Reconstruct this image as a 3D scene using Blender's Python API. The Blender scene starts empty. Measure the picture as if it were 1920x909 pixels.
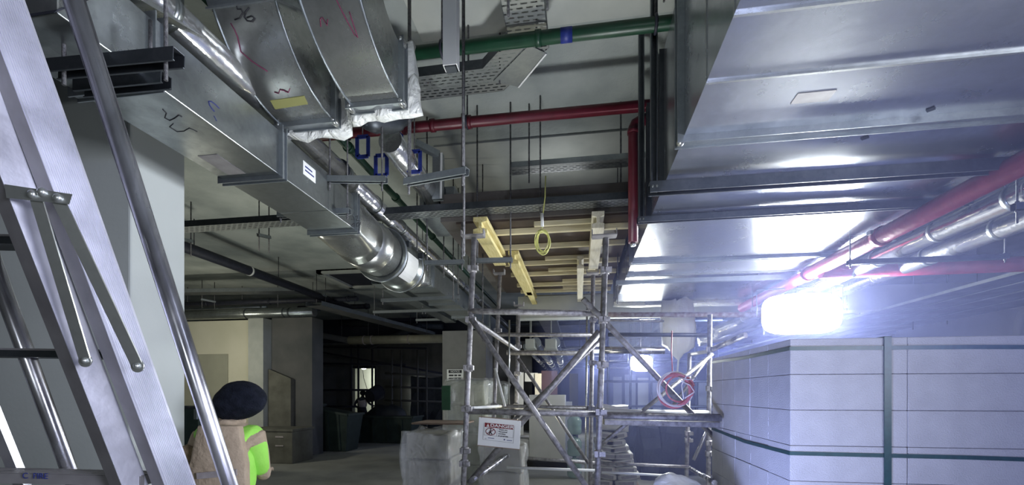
import bpy, bmesh, math, random
from mathutils import Vector, Matrix, noise
random.seed(7)
C = bpy.context.scene.collection
SC = bpy.context.scene
# ------------------------------------------------------------------ camera
F = 830.0; U0 = 960.0; V0 = 735.0; H = 1.65; AY = math.atan(125/830); SA, CA = math.sin(AY), math.cos(AY)
cam = bpy.data.cameras.new('camera'); co = bpy.data.objects.new('camera', cam); C.objects.link(co)
co.location = (0, 0, H); co.rotation_euler = (math.pi/2, 0, AY)
cam.sensor_width = 36; cam.lens = F/1920*36; cam.shift_y = (V0-454.5)/1920; cam.clip_start = .05; cam.clip_end = 200
SC.camera = co
SC.view_settings.view_transform = 'Standard'; SC.view_settings.look = 'None'
SC.view_settings.gamma = 1; SC.view_settings.use_curve_mapping = False; SC.view_settings.exposure = 0.0
SC.cycles.max_bounces = 6; SC.cycles.transparent_max_bounces = 16; SC.cycles.volume_bounces = 0
SC.cycles.sample_clamp_indirect = 4; SC.cycles.use_denoising = True; SC.cycles.caustics_reflective = False
W = bpy.data.worlds.new('world'); SC.world = W; W.use_nodes = True
W.node_tree.nodes['Background'].inputs[0].default_value = (.30, .36, .50, 1); W.node_tree.nodes['Background'].inputs[1].default_value = .05

def area(name, loc, target, power, sx, sy, col, spread=180):
    l = bpy.data.lights.new(name, 'AREA'); l.shape = 'RECTANGLE'; l.size = sx; l.size_y = sy; l.energy = power; l.color = col
    l.spread = math.radians(spread)
    o = bpy.data.objects.new(name, l); C.objects.link(o); o.location = loc
    o.rotation_euler = (Vector(target)-Vector(loc)).to_track_quat('-Z', 'Y').to_euler(); return o
# unseen lights behind the camera, then fill lights added to brighten surfaces; no fixtures
area('work_light_behind', (3.1, -.5, 2.0), (-1.2, 1.4, 2.1), 68, 1.5, 1.0, (.84, .88, 1.0), 100)
area('work_light_back', (.2, -3.2, 2.2), (-.8, 4, 2.6), 26, .7, .5, (.88, .93, 1.0))
area('fill_light_low', (-.45, 2.7, .2), (-.45, 2.5, 4.4), 25, .5, .4, (.92, .95, .96), 88)
area('fill_light_on_deck', (-.25, 5.2, 3.66), (-.25, 5.0, 4.4), 4, .6, .3, (.92, .95, .96))
area('fill_light_low_right', (1.6, -.9, .5), (1.5, 2.6, 3.0), 12, .6, .5, (.62, .68, 1.0), 110)
area('fill_light_right', (4.8, -1.5, 2.4), (1.9, 4, 1.5), 46, .8, .5, (.24, .30, 1.0))  # added fill that tints the block stack front blue
area('fill_light_mid', (-.2, 1.5, .5), (1.3, 3.5, 1.4), 13, .4, .4, (.42, .50, 1.0), 70)
area('fill_light_left', (-4.6, 4.6, 1.2), (-4.2, 7, 4.4), 45, .4, .3, (1.0, .97, .82))
area('fill_light_floor', (-3.4, 7.2, .3), (-3.4, 6.6, 4.4), 30, .5, .4, (.92, 1.0, .92))
area('fill_light_deck', (-.7, 5.6, 1.1), (-.35, 5.9, 3.3), 9, .4, .3, (1.0, .95, .70))
area('fill_light_hall', (3.0, 9.5, 2.7), (1.5, 14, 1.5), 130, .6, .4, (.45, .55, 1.0))
area('fill_light_reveal', (-1.0, 15.8, 2.4), (-1.1, 17.1, 1.8), 30, .3, .3, (1, .98, .95))
area('fill_light_tunnel', (.6, 18, 2.6), (.2, 13, 2.2), 90, .6, .4, (.62, .72, 1.0))

# ------------------------------------------------------------------ picture-ray helpers (give points in the room)
def V(*a): return Vector(a)
def ray(u, v):
    r = (u-U0)/F; return (r*CA-SA, r*SA+CA, (V0-v)/F)
def onZ(u, v, Z):
    x, y, z = ray(u, v); t = (Z-H)/z; return V(x*t, y*t, Z)
def onY(u, v, Y):
    x, y, z = ray(u, v); t = Y/y; return V(x*t, Y, H+z*t)
def onX(u, v, X):
    x, y, z = ray(u, v); t = X/x; return V(X, y*t, H+z*t)
def atd(u, v, d):
    x, y, z = ray(u, v); return V(x*d, y*d, H+z*d)
RT = V(CA, SA, 0); FW = V(-SA, CA, 0); UP = V(0, 0, 1)

# ------------------------------------------------------------------ materials
def newmat(name):
    m = bpy.data.materials.new(name); m.use_nodes = True; nt = m.node_tree
    return m, nt, nt.nodes['Principled BSDF'], nt.nodes, nt.links
def mat(name, c1, c2=None, rough=.6, metal=0, scale=6, bump=0, bscale=40, rvar=0, emit=None, estr=0, stretch=None, spec=None, detail=5, contrast=(.35, .65)):
    m, nt, b, N, L = newmat(name)
    b.inputs['Roughness'].default_value = rough; b.inputs['Metallic'].default_value = metal
    b.inputs['Base Color'].default_value = (*c1, 1)
    if spec is not None: b.inputs['Specular IOR Level'].default_value = spec
    tc = N.new('ShaderNodeTexCoord'); vec = tc.outputs['Object']
    if stretch:
        mp = N.new('ShaderNodeMapping'); mp.inputs['Scale'].default_value = stretch; L.new(vec, mp.inputs[0]); vec = mp.outputs[0]
    if c2 or rvar:
        n = N.new('ShaderNodeTexNoise'); n.inputs['Scale'].default_value = scale; n.inputs['Detail'].default_value = detail; L.new(vec, n.inputs['Vector'])
        r = N.new('ShaderNodeValToRGB'); r.color_ramp.elements[0].position = contrast[0]; r.color_ramp.elements[1].position = contrast[1]
        r.color_ramp.elements[0].color = (*c1, 1); r.color_ramp.elements[1].color = (*(c2 or c1), 1)
        L.new(n.outputs[0], r.inputs[0]); L.new(r.outputs[0], b.inputs['Base Color'])
        if rvar:
            mr = N.new('ShaderNodeMapRange'); mr.inputs['From Min'].default_value = .3; mr.inputs['From Max'].default_value = .7
            mr.inputs['To Min'].default_value = rough-rvar; mr.inputs['To Max'].default_value = rough+rvar
            L.new(n.outputs[0], mr.inputs[0]); L.new(mr.outputs[0], b.inputs['Roughness'])
    if bump:
        n2 = N.new('ShaderNodeTexNoise'); n2.inputs['Scale'].default_value = bscale; n2.inputs['Detail'].default_value = 4; L.new(vec, n2.inputs['Vector'])
        bp = N.new('ShaderNodeBump'); bp.inputs['Strength'].default_value = bump; bp.inputs['Distance'].default_value = .02
        L.new(n2.outputs[0], bp.inputs['Height']); L.new(bp.outputs[0], b.inputs['Normal'])
    if emit: b.inputs['Emission Color'].default_value = (*emit, 1); b.inputs['Emission Strength'].default_value = estr
    return m
def galv(name, c1, c2, rough=.34, spangle=30, wav=.12, metal=.9):
    m, nt, b, N, L = newmat(name)
    tc = N.new('ShaderNodeTexCoord')
    vo = N.new('ShaderNodeTexVoronoi'); vo.inputs['Scale'].default_value = spangle; L.new(tc.outputs['Object'], vo.inputs['Vector'])
    n = N.new('ShaderNodeTexNoise'); n.inputs['Scale'].default_value = 2.6; n.inputs['Detail'].default_value = 7; n.inputs['Roughness'].default_value = .65; L.new(tc.outputs['Object'], n.inputs['Vector'])
    a = N.new('ShaderNodeMath'); a.operation = 'MULTIPLY_ADD'; a.inputs[1].default_value = .07
    sp = N.new('ShaderNodeSeparateColor'); L.new(vo.outputs['Color'], sp.inputs[0]); L.new(sp.outputs[0], a.inputs[0]); L.new(n.outputs[0], a.inputs[2])
    r = N.new('ShaderNodeValToRGB'); r.color_ramp.elements[0].position = .36; r.color_ramp.elements[1].position = .78
    r.color_ramp.elements[0].color = (*c1, 1); r.color_ramp.elements[1].color = (*c2, 1); L.new(a.outputs[0], r.inputs[0]); L.new(r.outputs[0], b.inputs['Base Color'])
    mr = N.new('ShaderNodeMapRange'); mr.inputs['From Min'].default_value = .35; mr.inputs['From Max'].default_value = .8
    mr.inputs['To Min'].default_value = rough+.05; mr.inputs['To Max'].default_value = rough-.05; L.new(a.outputs[0], mr.inputs[0]); L.new(mr.outputs[0], b.inputs['Roughness'])
    b.inputs['Metallic'].default_value = metal
    n2 = N.new('ShaderNodeTexNoise'); n2.inputs['Scale'].default_value = 5; n2.inputs['Detail'].default_value = 3; L.new(tc.outputs['Object'], n2.inputs['Vector'])
    bp = N.new('ShaderNodeBump'); bp.inputs['Strength'].default_value = wav; bp.inputs['Distance'].default_value = .05
    L.new(n2.outputs[0], bp.inputs['Height']); L.new(bp.outputs[0], b.inputs['Normal'])
    return m
def perforated(name, col):
    m, nt, b, N, L = newmat(name); b.inputs['Metallic'].default_value = .7; b.inputs['Roughness'].default_value = .4; b.inputs['Base Color'].default_value = (*col, 1)
    tc = N.new('ShaderNodeTexCoord'); br = N.new('ShaderNodeTexBrick'); L.new(tc.outputs['Object'], br.inputs['Vector'])
    br.inputs['Scale'].default_value = 1; br.inputs['Brick Width'].default_value = .062; br.inputs['Row Height'].default_value = .032
    br.inputs['Mortar Size'].default_value = .0105; br.inputs['Mortar Smooth'].default_value = 0
    L.new(br.outputs['Fac'], b.inputs['Alpha']); return m
def film(name, col, alpha=.45, rough=.18, bump=.6):
    m, nt, b, N, L = newmat(name); b.inputs['Base Color'].default_value = (*col, 1); b.inputs['Roughness'].default_value = rough
    b.inputs['Alpha'].default_value = alpha; b.inputs['Coat Weight'].default_value = .6; b.inputs['Coat Roughness'].default_value = .08
    tc = N.new('ShaderNodeTexCoord'); n = N.new('ShaderNodeTexNoise'); n.inputs['Scale'].default_value = 9; n.inputs['Detail'].default_value = 5; n.inputs['Distortion'].default_value = 1.6
    L.new(tc.outputs['Object'], n.inputs['Vector']); bp = N.new('ShaderNodeBump'); bp.inputs['Strength'].default_value = bump; bp.inputs['Distance'].default_value = .06
    L.new(n.outputs[0], bp.inputs['Height']); L.new(bp.outputs[0], b.inputs['Normal']); return m
def glow(name, col, s):
    m, nt, b, N, L = newmat(name); b.inputs['Base Color'].default_value = (.8, .8, .8, 1)
    b.inputs['Emission Color'].default_value = (*col, 1); b.inputs['Emission Strength'].default_value = s; return m
M = {}
M['ceil'] = mat('rough_concrete_ceiling', (.26, .29, .28), (.40, .43, .41), .9, scale=1.4, bump=.5, bscale=22)
M['conc'] = mat('smooth_concrete', (.34, .36, .34), (.44, .46, .43), .85, scale=2.2, bump=.15, bscale=14)
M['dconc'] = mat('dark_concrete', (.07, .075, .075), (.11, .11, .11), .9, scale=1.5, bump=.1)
M['vdark'] = mat('black_and_unlit_surface', (.012, .014, .025), (.02, .022, .035), .9, scale=2)  # lack of light on far parts put into the colour; also black things
M['floor'] = mat('dusty_screed_floor', (.26, .265, .25), (.38, .38, .35), .85, scale=1.2, bump=.2, bscale=9)
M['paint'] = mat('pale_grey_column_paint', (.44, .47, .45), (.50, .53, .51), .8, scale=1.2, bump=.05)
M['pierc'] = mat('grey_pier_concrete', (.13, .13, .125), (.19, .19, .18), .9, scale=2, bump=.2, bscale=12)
M['beige'] = mat('cream_plaster', (.60, .59, .46), (.68, .66, .53), .85, scale=1, bump=.05)
M['beigeD'] = mat('unpainted_patch', (.34, .34, .27), (.38, .38, .30), .9, scale=2)
M['galvR'] = galv('galvanised_sheet', (.34, .36, .39), (.50, .52, .56), .24, 26, .03)
M['galvL'] = galv('galvanised_sheet_bright', (.22, .24, .24), (.44, .47, .47), .30, 24, .06)
M['galvN'] = galv('galvanised_sheet_new', (.34, .35, .34), (.60, .62, .60), .28, 40, .07)
M['zinc'] = galv('bright_zinc_fittings', (.50, .52, .50), (.74, .76, .74), .34, 50, .05)
M['steel'] = galv('galvanised_strut', (.26, .29, .31), (.42, .45, .47), .42, 60, .05)
M['steelD'] = galv('dull_dark_strut', (.06, .07, .08), (.13, .14, .16), .45, 50, .05)
M['rod'] = mat('threaded_zinc_rod', (.07, .07, .075), (.16, .16, .17), .5, .6, scale=60, bump=.4, bscale=300)
M['alu'] = mat('scuffed_aluminium', (.60, .60, .68), (.74, .74, .84), .38, .75, scale=7, bump=.06, bscale=30, rvar=.08)
M['aluD'] = mat('dark_fittings_and_flange_shade', (.22, .21, .22), (.32, .31, .32), .5, .5, scale=9)  # ladder flange shade put into a darker metal colour; also other dark fittings
M['tube'] = mat('weathered_scaffold_tube', (.20, .195, .20), (.40, .39, .41), .5, .5, scale=26, bump=.25, bscale=70, rvar=.12)
M['tubeG'] = mat('polished_tube', (.20, .20, .22), (.70, .70, .76), .26, .9, scale=9, rvar=.1, stretch=(1, 1, .35))
M['rust'] = mat('rusty_rail', (.25, .17, .13), (.48, .44, .42), .7, .3, scale=18)
M['clad'] = galv('polished_aluminium_cladding', (.60, .61, .60), (.88, .88, .86), .20, 9, .35)
M['red'] = mat('red_pipe_paint', (.075, .004, .011), (.10, .006, .016), .42, 0, scale=12)
M['redB'] = mat('bright_red_pipe_paint', (.20, .008, .03), (.27, .02, .05), .3, .1, scale=10, bump=.2, bscale=25)
M['green'] = mat('green_pipe_plastic', (.005, .034, .017), (.008, .05, .024), .4, scale=10)
M['dgreen'] = mat('dark_green_pipe', (.012, .05, .03), (.02, .07, .04), .5, scale=10)
M['blue'] = mat('blue_paint_band', (.01, .02, .16), (.02, .04, .25), .5, scale=20)
M['navy'] = mat('black_insulation_and_dark_heel', (.010, .012, .022), (.018, .02, .035), .6, scale=12, bump=.2)
M['black'] = mat('black_fabric', (.008, .010, .016), (.016, .019, .03), .95, scale=30, bump=.4, bscale=120, spec=.15)
M['rubber'] = mat('black_rubber', (.015, .015, .016), rough=.7)
M['lvl'] = mat('yellow_timber', (.62, .52, .20), (.76, .67, .34), .65, scale=5, stretch=(14, 1, 14), bump=.1)
M['pale'] = mat('pale_timber', (.62, .57, .42), (.74, .70, .56), .7, scale=5, stretch=(14, 1, 14), bump=.1)
M['joist'] = mat('timber_batten', (.66, .58, .36), (.80, .73, .50), .7, scale=4, stretch=(1, 14, 14))
M['ply'] = mat('brown_film_plywood', (.050, .036, .030), (.085, .060, .048), .55, scale=3)
M['slab'] = mat('dark_slab_edge', (.09, .08, .075), (.14, .13, .12), .9, scale=3, bump=.2)
M['perf'] = perforated('perforated_tray_sheet', (.60, .62, .62))
M['perfD'] = perforated('perforated_tray_sheet_shaded', (.30, .32, .32))  # darker copy of the tray sheet; weak light put into the colour
M['block'] = mat('aerated_block', (.50, .50, .52), (.56, .56, .58), .95, scale=6, bump=.35, bscale=140)
M['strap'] = mat('green_polyester_strap', (.010, .055, .06), (.015, .075, .08), .35, scale=40)
M['white'] = mat('white_board', (.66, .67, .66), (.74, .75, .74), .6, scale=3)
M['carton'] = mat('white_carton', (.15, .145, .125), (.24, .235, .20), .8, scale=3)
M['cartonG'] = mat('grey_green_wrap', (.10, .125, .10), (.22, .25, .21), .5, scale=5, bump=.6, bscale=6)
M['film'] = film('stretch_film', (.80, .82, .82), .26, .12)
M['film2'] = film('torn_white_plastic', (.88, .90, .86), .88, .35, .8)
M['film3'] = mat('white_plastic_sheet', (.84, .85, .82), (.9, .9, .88), .4, scale=5, bump=.9, bscale=9)
M['sheetC'] = film('clear_corrugated_sheet', (.55, .60, .68), .35, .2, .5)
M['wood'] = mat('pallet_wood', (.17, .12, .09), (.27, .20, .15), .85, scale=6, stretch=(1, 8, 8))
M['bag'] = mat('paper_cement_bag', (.52, .52, .50), (.64, .64, .62), .8, scale=6, bump=.3, bscale=12)
M['bagp'] = mat('printed_bag_panel', (.26, .25, .27), (.34, .33, .35), .8, scale=20)
M['jug'] = film('greenish_water_jug', (.40, .58, .52), .55, .15, .1)
M['ink'] = mat('black_marker', (.01, .01, .015), rough=.6)
M['inkb'] = mat('blue_marker', (.02, .03, .16), rough=.6)
M['inkp'] = mat('pink_marker', (.17, .02, .07), rough=.6)
M['inky'] = mat('yellow_paint_mark', (.27, .27, .10), rough=.5)
M['signred'] = mat('sign_red', (.17, .012, .018), rough=.5)
M['tan'] = mat('tan_cloth', (.42, .33, .235), (.50, .40, .29), .9, scale=10, bump=.5, bscale=35)
M['tanD'] = mat('brown_fleece', (.20, .145, .085), (.36, .27, .17), .95, scale=22, bump=.8, bscale=60)
M['lime'] = mat('lime_vest_cloth', (.34, .80, .10), (.42, .9, .14), .8, scale=8, bump=.2, emit=None)
M['grey'] = mat('grey_tape', (.30, .27, .27), (.36, .33, .33), .6, scale=30)
M['skin'] = mat('brown_skin', (.20, .105, .065), (.24, .13, .08), .6, scale=12)
M['trous'] = mat('dark_trousers', (.02, .022, .03), (.03, .033, .045), .9, scale=10)
M['dbin'] = mat('dark_green_steel_skip', (.010, .022, .022), (.02, .036, .034), .6, .1, scale=4)
M['dcrate'] = mat('dull_grey_crate', (.085, .085, .07), (.13, .13, .11), .8, scale=4)
M['tarp'] = mat('dark_tarpaulin', (.015, .02, .03), (.035, .042, .05), .6, scale=3, bump=.8, bscale=7)
M['tanpipe'] = mat('tan_plastic_pipe', (.30, .29, .22), (.36, .35, .27), .5, scale=6)
M['cordY'] = mat('yellow_cord', (.62, .62, .22), rough=.5)
M['cordR'] = mat('pinkish_red_cable', (.50, .14, .17), (.62, .24, .26), .5, scale=30)
M['cordW'] = mat('whitish_cable', (.72, .68, .68), rough=.5)
M['lampG'] = glow('floodlight_glow', (.93, .96, 1.0), 16)
M['lampS'] = glow('flood_glow_small', (.95, .97, 1.0), 60)
M['lampY'] = glow('warm_bulb_glow', (1.0, .93, .72), 30)
M['lampW'] = glow('doorway_lamp_glow', (.95, 1, .9), 14)
M['litwall'] = mat('bright_plaster', (.62, .63, .56), (.70, .71, .64), .9, scale=2)
M['reddish'] = mat('maroon_panel', (.07, .035, .035), (.09, .045, .045), .8, scale=3)
M['panelB'] = mat('pale_blue_panel', (.40, .43, .52), (.52, .55, .64), .7, scale=1.5)
M['wallR'] = mat('grey_plaster_wall', (.42, .43, .52), (.50, .51, .60), .9, scale=1.5)

# ------------------------------------------------------------------ mesh building
ORI = {}
def basis(d, up=UP):
    d = Vector(d).normalized()
    if abs(d.dot(up)) > .999: up = V(0, 1, 0)
    s = d.cross(up).normalized(); u = s.cross(d).normalized(); return d, s, u
class MB:
    def __init__(self): self.bm = bmesh.new()
    def ext(self, prof, p0, p1, up=UP, smooth=False, scale1=1):
        """extrude a 2D profile (side, up) from p0 to p1"""
        p0, p1 = Vector(p0), Vector(p1); d, s, u = basis(p1-p0, up)
        a = [self.bm.verts.new(p0+s*x+u*y) for x, y in prof]; b = [self.bm.verts.new(p1+(s*x+u*y)*scale1) for x, y in prof]
        n = len(prof)
        for i in range(n):
            f = self.bm.faces.new((a[i], a[(i+1) % n], b[(i+1) % n], b[i])); f.smooth = smooth
        self.bm.faces.new(a[::-1]); self.bm.faces.new(b); return self
    def beam(self, p0, p1, w, h, up=UP, ox=0, oy=0):
        return self.ext([(ox-w/2, oy-h/2), (ox+w/2, oy-h/2), (ox+w/2, oy+h/2), (ox-w/2, oy+h/2)], p0, p1, up)
    def tube(self, p0, p1, r, n=14, r1=None):
        return self.ext([(r*math.cos(2*math.pi*i/n), r*math.sin(2*math.pi*i/n)) for i in range(n)], p0, p1, smooth=True, scale1=(r1/r if r1 else 1))
    def box(self, c, s, rz=0, rot=None):
        m = Matrix.Translation(Vector(c)) @ (rot.to_4x4() if rot else Matrix.Rotation(rz, 4, 'Z'))
        v = [self.bm.verts.new(m @ V(x*s[0]/2, y*s[1]/2, z*s[2]/2)) for x in (-1, 1) for y in (-1, 1) for z in (-1, 1)]
        for q in ((0, 1, 3, 2), (4, 6, 7, 5), (0, 4, 5, 1), (2, 3, 7, 6), (0, 2, 6, 4), (1, 5, 7, 3)): self.bm.faces.new([v[i] for i in q])
        return self
    def box2(self, a, b):
        a, b = Vector(a), Vector(b); return self.box((a+b)/2, [abs(b[i]-a[i]) for i in range(3)])
    def hexa(self, bot, top):
        """prism between two matching polygons"""
        a = [self.bm.verts.new(Vector(p)) for p in bot]; b = [self.bm.verts.new(Vector(p)) for p in top]; n = len(a)
        for i in range(n): self.bm.faces.new((a[i], a[(i+1) % n], b[(i+1) % n], b[i]))
        self.bm.faces.new(a[::-1]); self.bm.faces.new(b); return self
    def path(self, pts, r, n=10, closed=False, rs=None):
        pts = [Vector(p) for p in pts]; rings = []; k = len(pts); pu = None
        for i, p in enumerate(pts):
            if closed: d = pts[(i+1) % k]-pts[i-1]
            else: d = pts[min(i+1, k-1)]-pts[max(i-1, 0)]
            d.normalize()
            if pu is None: _, s, u = basis(d)
            else:
                u = (pu-d*pu.dot(d)); u = u.normalized() if u.length > 1e-5 else basis(d)[2]; s = d.cross(u)
            pu = u; rr = rs[i] if rs else r
            rings.append([self.bm.verts.new(p+(s*math.cos(2*math.pi*j/n)+u*math.sin(2*math.pi*j/n))*rr) for j in range(n)])
        for i in range(k if closed else k-1):
            A, B = rings[i], rings[(i+1) % k]
            for j in range(n):
                f = self.bm.faces.new((A[j], A[(j+1) % n], B[(j+1) % n], B[j])); f.smooth = True
        if not closed: self.bm.faces.new(rings[0][::-1]); self.bm.faces.new(rings[-1])
        return self
    def ball(self, c, s, seg=20, rings=12, rot=None):
        m = Matrix.Translation(Vector(c)) @ (rot.to_4x4() if rot else Matrix.Identity(4)) @ Matrix.Diagonal((*s, 1))
        r = bmesh.ops.create_uvsphere(self.bm, u_segments=seg, v_segments=rings, radius=1, matrix=m)
        for v in r['verts']:
            for f in v.link_faces: f.smooth = True
        return self
    def ring(self, c, axis, r, t, n=28, m=8):
        d, s, u = basis(axis); return self.path([Vector(c)+(s*math.cos(2*math.pi*i/n)+u*math.sin(2*math.pi*i/n))*r for i in range(n)], t, m, closed=True)
    def jitter(self, amp, sc=6, seed=0):
        for v in self.bm.verts:
            v.co += noise.noise_vector(v.co*sc+V(seed, seed*2, 0))*amp
        return self
    def subd(self, cuts=4):
        bmesh.ops.subdivide_edges(self.bm, edges=self.bm.edges[:], cuts=cuts, use_grid_fill=True); return self
    def smooth(self):
        for f in self.bm.faces: f.smooth = True
        return self
    def build(self, name, m, parent=None, bevel=0, label=None, thin=0):
        bmesh.ops.recalc_face_normals(self.bm, faces=self.bm.faces[:])
        me = bpy.data.meshes.new(name); o = bpy.data.objects.new(name, me); C.objects.link(o)
        root = parent
        while root is not None and root.name not in ORI: root = root.parent
        if root is not None: org = ORI[root.name]
        else:
            cs = [v.co for v in self.bm.verts]
            org = V(sum(c.x for c in cs)/len(cs), sum(c.y for c in cs)/len(cs), min(c.z for c in cs)); o.location = org; ORI[o.name] = org
        bmesh.ops.translate(self.bm, verts=self.bm.verts[:], vec=-org)
        self.bm.to_mesh(me); self.bm.free(); me.materials.append(M[m] if isinstance(m, str) else m)
        if parent is not None: o.parent = parent
        if bevel:
            b = o.modifiers.new('bevel', 'BEVEL'); b.width = bevel; b.segments = 2; b.limit_method = 'ANGLE'
        if label: o['label'] = label
        return o
def thing(name, label, cat, loc, group=None):
    o = bpy.data.objects.new(name, None); C.objects.link(o); o.location = loc; ORI[o.name] = Vector(loc); o.empty_display_size = .1
    o['label'] = label; o['category'] = cat
    if group: o['group'] = group
    return o
def tag(o, label, cat, group=None):
    o['label'] = label; o['category'] = cat
    if group: o['group'] = group
    return o
def struct(o): o['kind'] = 'structure'; return o
def text(s, size, m, parent, mtx, name='lettering', align='CENTER', ext=.0006, bold=.0, sx=1):
    cu = bpy.data.curves.new(name, 'FONT'); cu.body = s; cu.size = size; cu.extrude = ext; cu.align_x = align; cu.align_y = 'CENTER'; cu.offset = bold
    t = bpy.data.objects.new('tmp_text', cu); C.objects.link(t); bpy.context.view_layer.update()
    me = bpy.data.meshes.new_from_object(t.evaluated_get(bpy.context.evaluated_depsgraph_get())); bpy.data.objects.remove(t)
    root = parent
    while root.name not in ORI: root = root.parent
    me.transform(Matrix.Translation(-ORI[root.name]) @ mtx @ Matrix.Diagonal((sx, 1, 1, 1))); me.materials.clear(); me.materials.append(M[m])
    o = bpy.data.objects.new(name, me); C.objects.link(o); o.parent = parent; return o
def frame_mtx(o, x, y):
    x = Vector(x).normalized(); y = Vector(y).normalized(); z = x.cross(y); m = Matrix((x, y, z)).transposed().to_4x4(); m.translation = Vector(o); return m
def cprof(w=.041, h=.041, t=.0035):
    return [(-w/2, h/2), (w/2, h/2), (w/2, -h/2), (w/2-.009, -h/2), (w/2-.009, -h/2+t), (w/2-t, -h/2+t), (w/2-t, h/2-t), (-w/2+t, h/2-t), (-w/2+t, -h/2+t), (-w/2+.009, -h/2+t), (-w/2+.009, -h/2), (-w/2, -h/2)]

# ================================================================== SETTING
ZC = 4.4
struct(MB().box2((-14, -5, -.2), (10, 40, 0)).build('floor', 'floor'))
struct(MB().box2((-14, -5, ZC), (10, 40, ZC+.25)).build('ceiling', 'ceil'))
struct(MB().box2((-14, -5.2, 0), (10, -5, ZC)).build('wall_back', 'conc'))
struct(MB().box2((-14.2, -5, 0), (-14, 40, ZC)).build('wall_left', 'conc'))
struct(MB().box2((8.6, -5, 0), (8.8, 40, ZC)).build('wall_right', 'wallR'))
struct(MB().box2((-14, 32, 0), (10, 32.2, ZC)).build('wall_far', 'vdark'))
# wide soffit drops under the slab (smooth bands between the rough bays)
struct(MB().box2((-1.6, 4.75, ZC-.02), (3, 5.9, ZC)).build('ceiling_band', 'conc'))
struct(MB().box2((-1.2, 2.35, ZC-.03), (3, 3.3, ZC)).build('ceiling_band', 'conc'))
# near column
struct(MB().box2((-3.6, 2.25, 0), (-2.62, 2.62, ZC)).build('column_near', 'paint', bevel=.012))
# far beam closing the lit bay at left and the bay behind the duct
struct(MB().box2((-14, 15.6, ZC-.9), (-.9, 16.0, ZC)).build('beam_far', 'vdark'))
struct(MB().box2((-1.0, 7.32, 2.88), (8.5, 7.6, 3.24)).build('beam_deck', 'conc'))
# cream partition with an unpainted patch, end column, dark column
struct(MB().box2((-13.9, 10.5, 0), (-8.45, 10.7, 3.55)).build('wall_partition', 'beige'))
p = onY(312, 665, 10.495); q = onY(428, 760, 10.495)
struct(MB().box2((p.x, 10.47, .4), (q.x, 10.499, p.z)).build('wall_patch', 'beigeD'))
struct(MB().box2((-8.45, 10.3, 0), (-8.02, 10.8, 3.56)).build('column_end', 'conc'))
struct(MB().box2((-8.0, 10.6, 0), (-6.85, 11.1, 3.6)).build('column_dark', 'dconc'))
struct(MB().hexa([(-7.98, 10.45, 0), (-7.35, 10.45, 0), (-7.35, 10.58, 0), (-7.98, 10.58, 0)], [(-7.98, 10.45, 2.25), (-7.35, 10.45, 2.0), (-7.35, 10.58, 2.0), (-7.98, 10.58, 2.25)]).build('wall_stub', 'dcrate'))
# pillar with the sign
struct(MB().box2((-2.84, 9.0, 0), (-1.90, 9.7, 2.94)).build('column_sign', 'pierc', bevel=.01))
# dark back wall of the left hall, with a lit doorway
YD = 19.0
xa = onY(659, 700, YD).x; xb = onY(704, 700, YD).x; zt = onY(680, 688, YD).z
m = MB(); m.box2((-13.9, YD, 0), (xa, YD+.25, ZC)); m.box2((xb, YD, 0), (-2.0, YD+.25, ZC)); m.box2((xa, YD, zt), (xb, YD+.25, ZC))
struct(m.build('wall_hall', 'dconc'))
struct(MB().box2((xa-1.2, YD+2.2, 0), (xb+1.5, YD+2.3, 3.4)).build('wall_room', 'litwall'))
f = struct(MB().box2((xa-.05, YD-.03, 0), (xa+.03, YD+.28, zt)).box2((xb-.03, YD-.03, 0), (xb+.05, YD+.28, zt)).box2((xa, YD-.03, zt-.05), (xb, YD+.28, zt+.05)).build('door_1', 'vdark'))
area('doorway_room_lamp_light', (xa+.8, YD+1.1, 2.6), (xa+.8, YD+2.2, 1.2), 45, .4, .3, (.95, 1, .86))
# white reveal in the central distance
for i, (u0, u1, v0, v1, Y, mm) in enumerate(((969, 981, 698, 745, 17, 'litwall'), (984, 1008, 699, 715, 17.2, 'litwall'), (1003, 1015, 700, 745, 17.1, 'pale'), (1015, 1045, 695, 745, 17.4, 'reddish'))):
    a = onY(u0, v0, Y); b = onY(u1, v1, Y)
    struct(MB().box2((a.x, Y, 0 if v1 > 730 else b.z), (b.x, Y+.12, a.z)).build('wall_distant', mm))

# ================================================================== BIG DUCT, RIGHT
DX0, DX1, DZ0, DZ1 = .55, 2.55, 3.0, 3.885
duct = thing('ventilation_duct', 'very wide galvanised rectangular duct overhead at right, mirroring the floodlight', 'duct', (1.5, 3, DZ0))
ys = [.35, 1.05, 1.68, 2.03, 2.47, 3.02, 3.56, 4.72, 5.30, 6.93]
for i in range(len(ys)-1):
    a, b = ys[i]+.002, ys[i+1]-.002
    MB().box2((DX0, a, DZ0), (DX1, b, DZ1)).build('duct_panel', 'galvR', duct)
for y in (1.05, 1.68, 2.03, 5.30):   # standing seams
    MB().box2((DX0-.004, y-.006, DZ0-.010), (DX1+.004, y+.006, DZ1)).build('seam', 'galvN', duct)
def flange(y, wide=.04, drop=.03, mm='steel'):
    m = MB()
    for dy in (-wide/2, wide/2-.006):
        m.box2((DX0-drop, y+dy, DZ0-drop), (DX1+drop, y+dy+.006, DZ0)); m.box2((DX0-drop, y+dy, DZ0), (DX0, y+dy+.006, DZ1)); m.box2((DX1, y+dy, DZ0), (DX1+drop, y+dy+.006, DZ1))
    m.box2((DX0-drop*.7, y-wide*.45, DZ0-drop*.7), (DX1+drop*.7, y+wide*.45, DZ0+.001)); m.box2((DX0-drop*.7, y-wide*.45, DZ0), (DX0+.001, y+wide*.45, DZ1))
    fo = m.build('flange', mm, duct)
    for x in (DX0-.012, DX1+.012): MB().ball((x, y, DZ0-.015), (.022, .034, .022), 10, 6).build('corner_bolt', 'galvN', fo)
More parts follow.
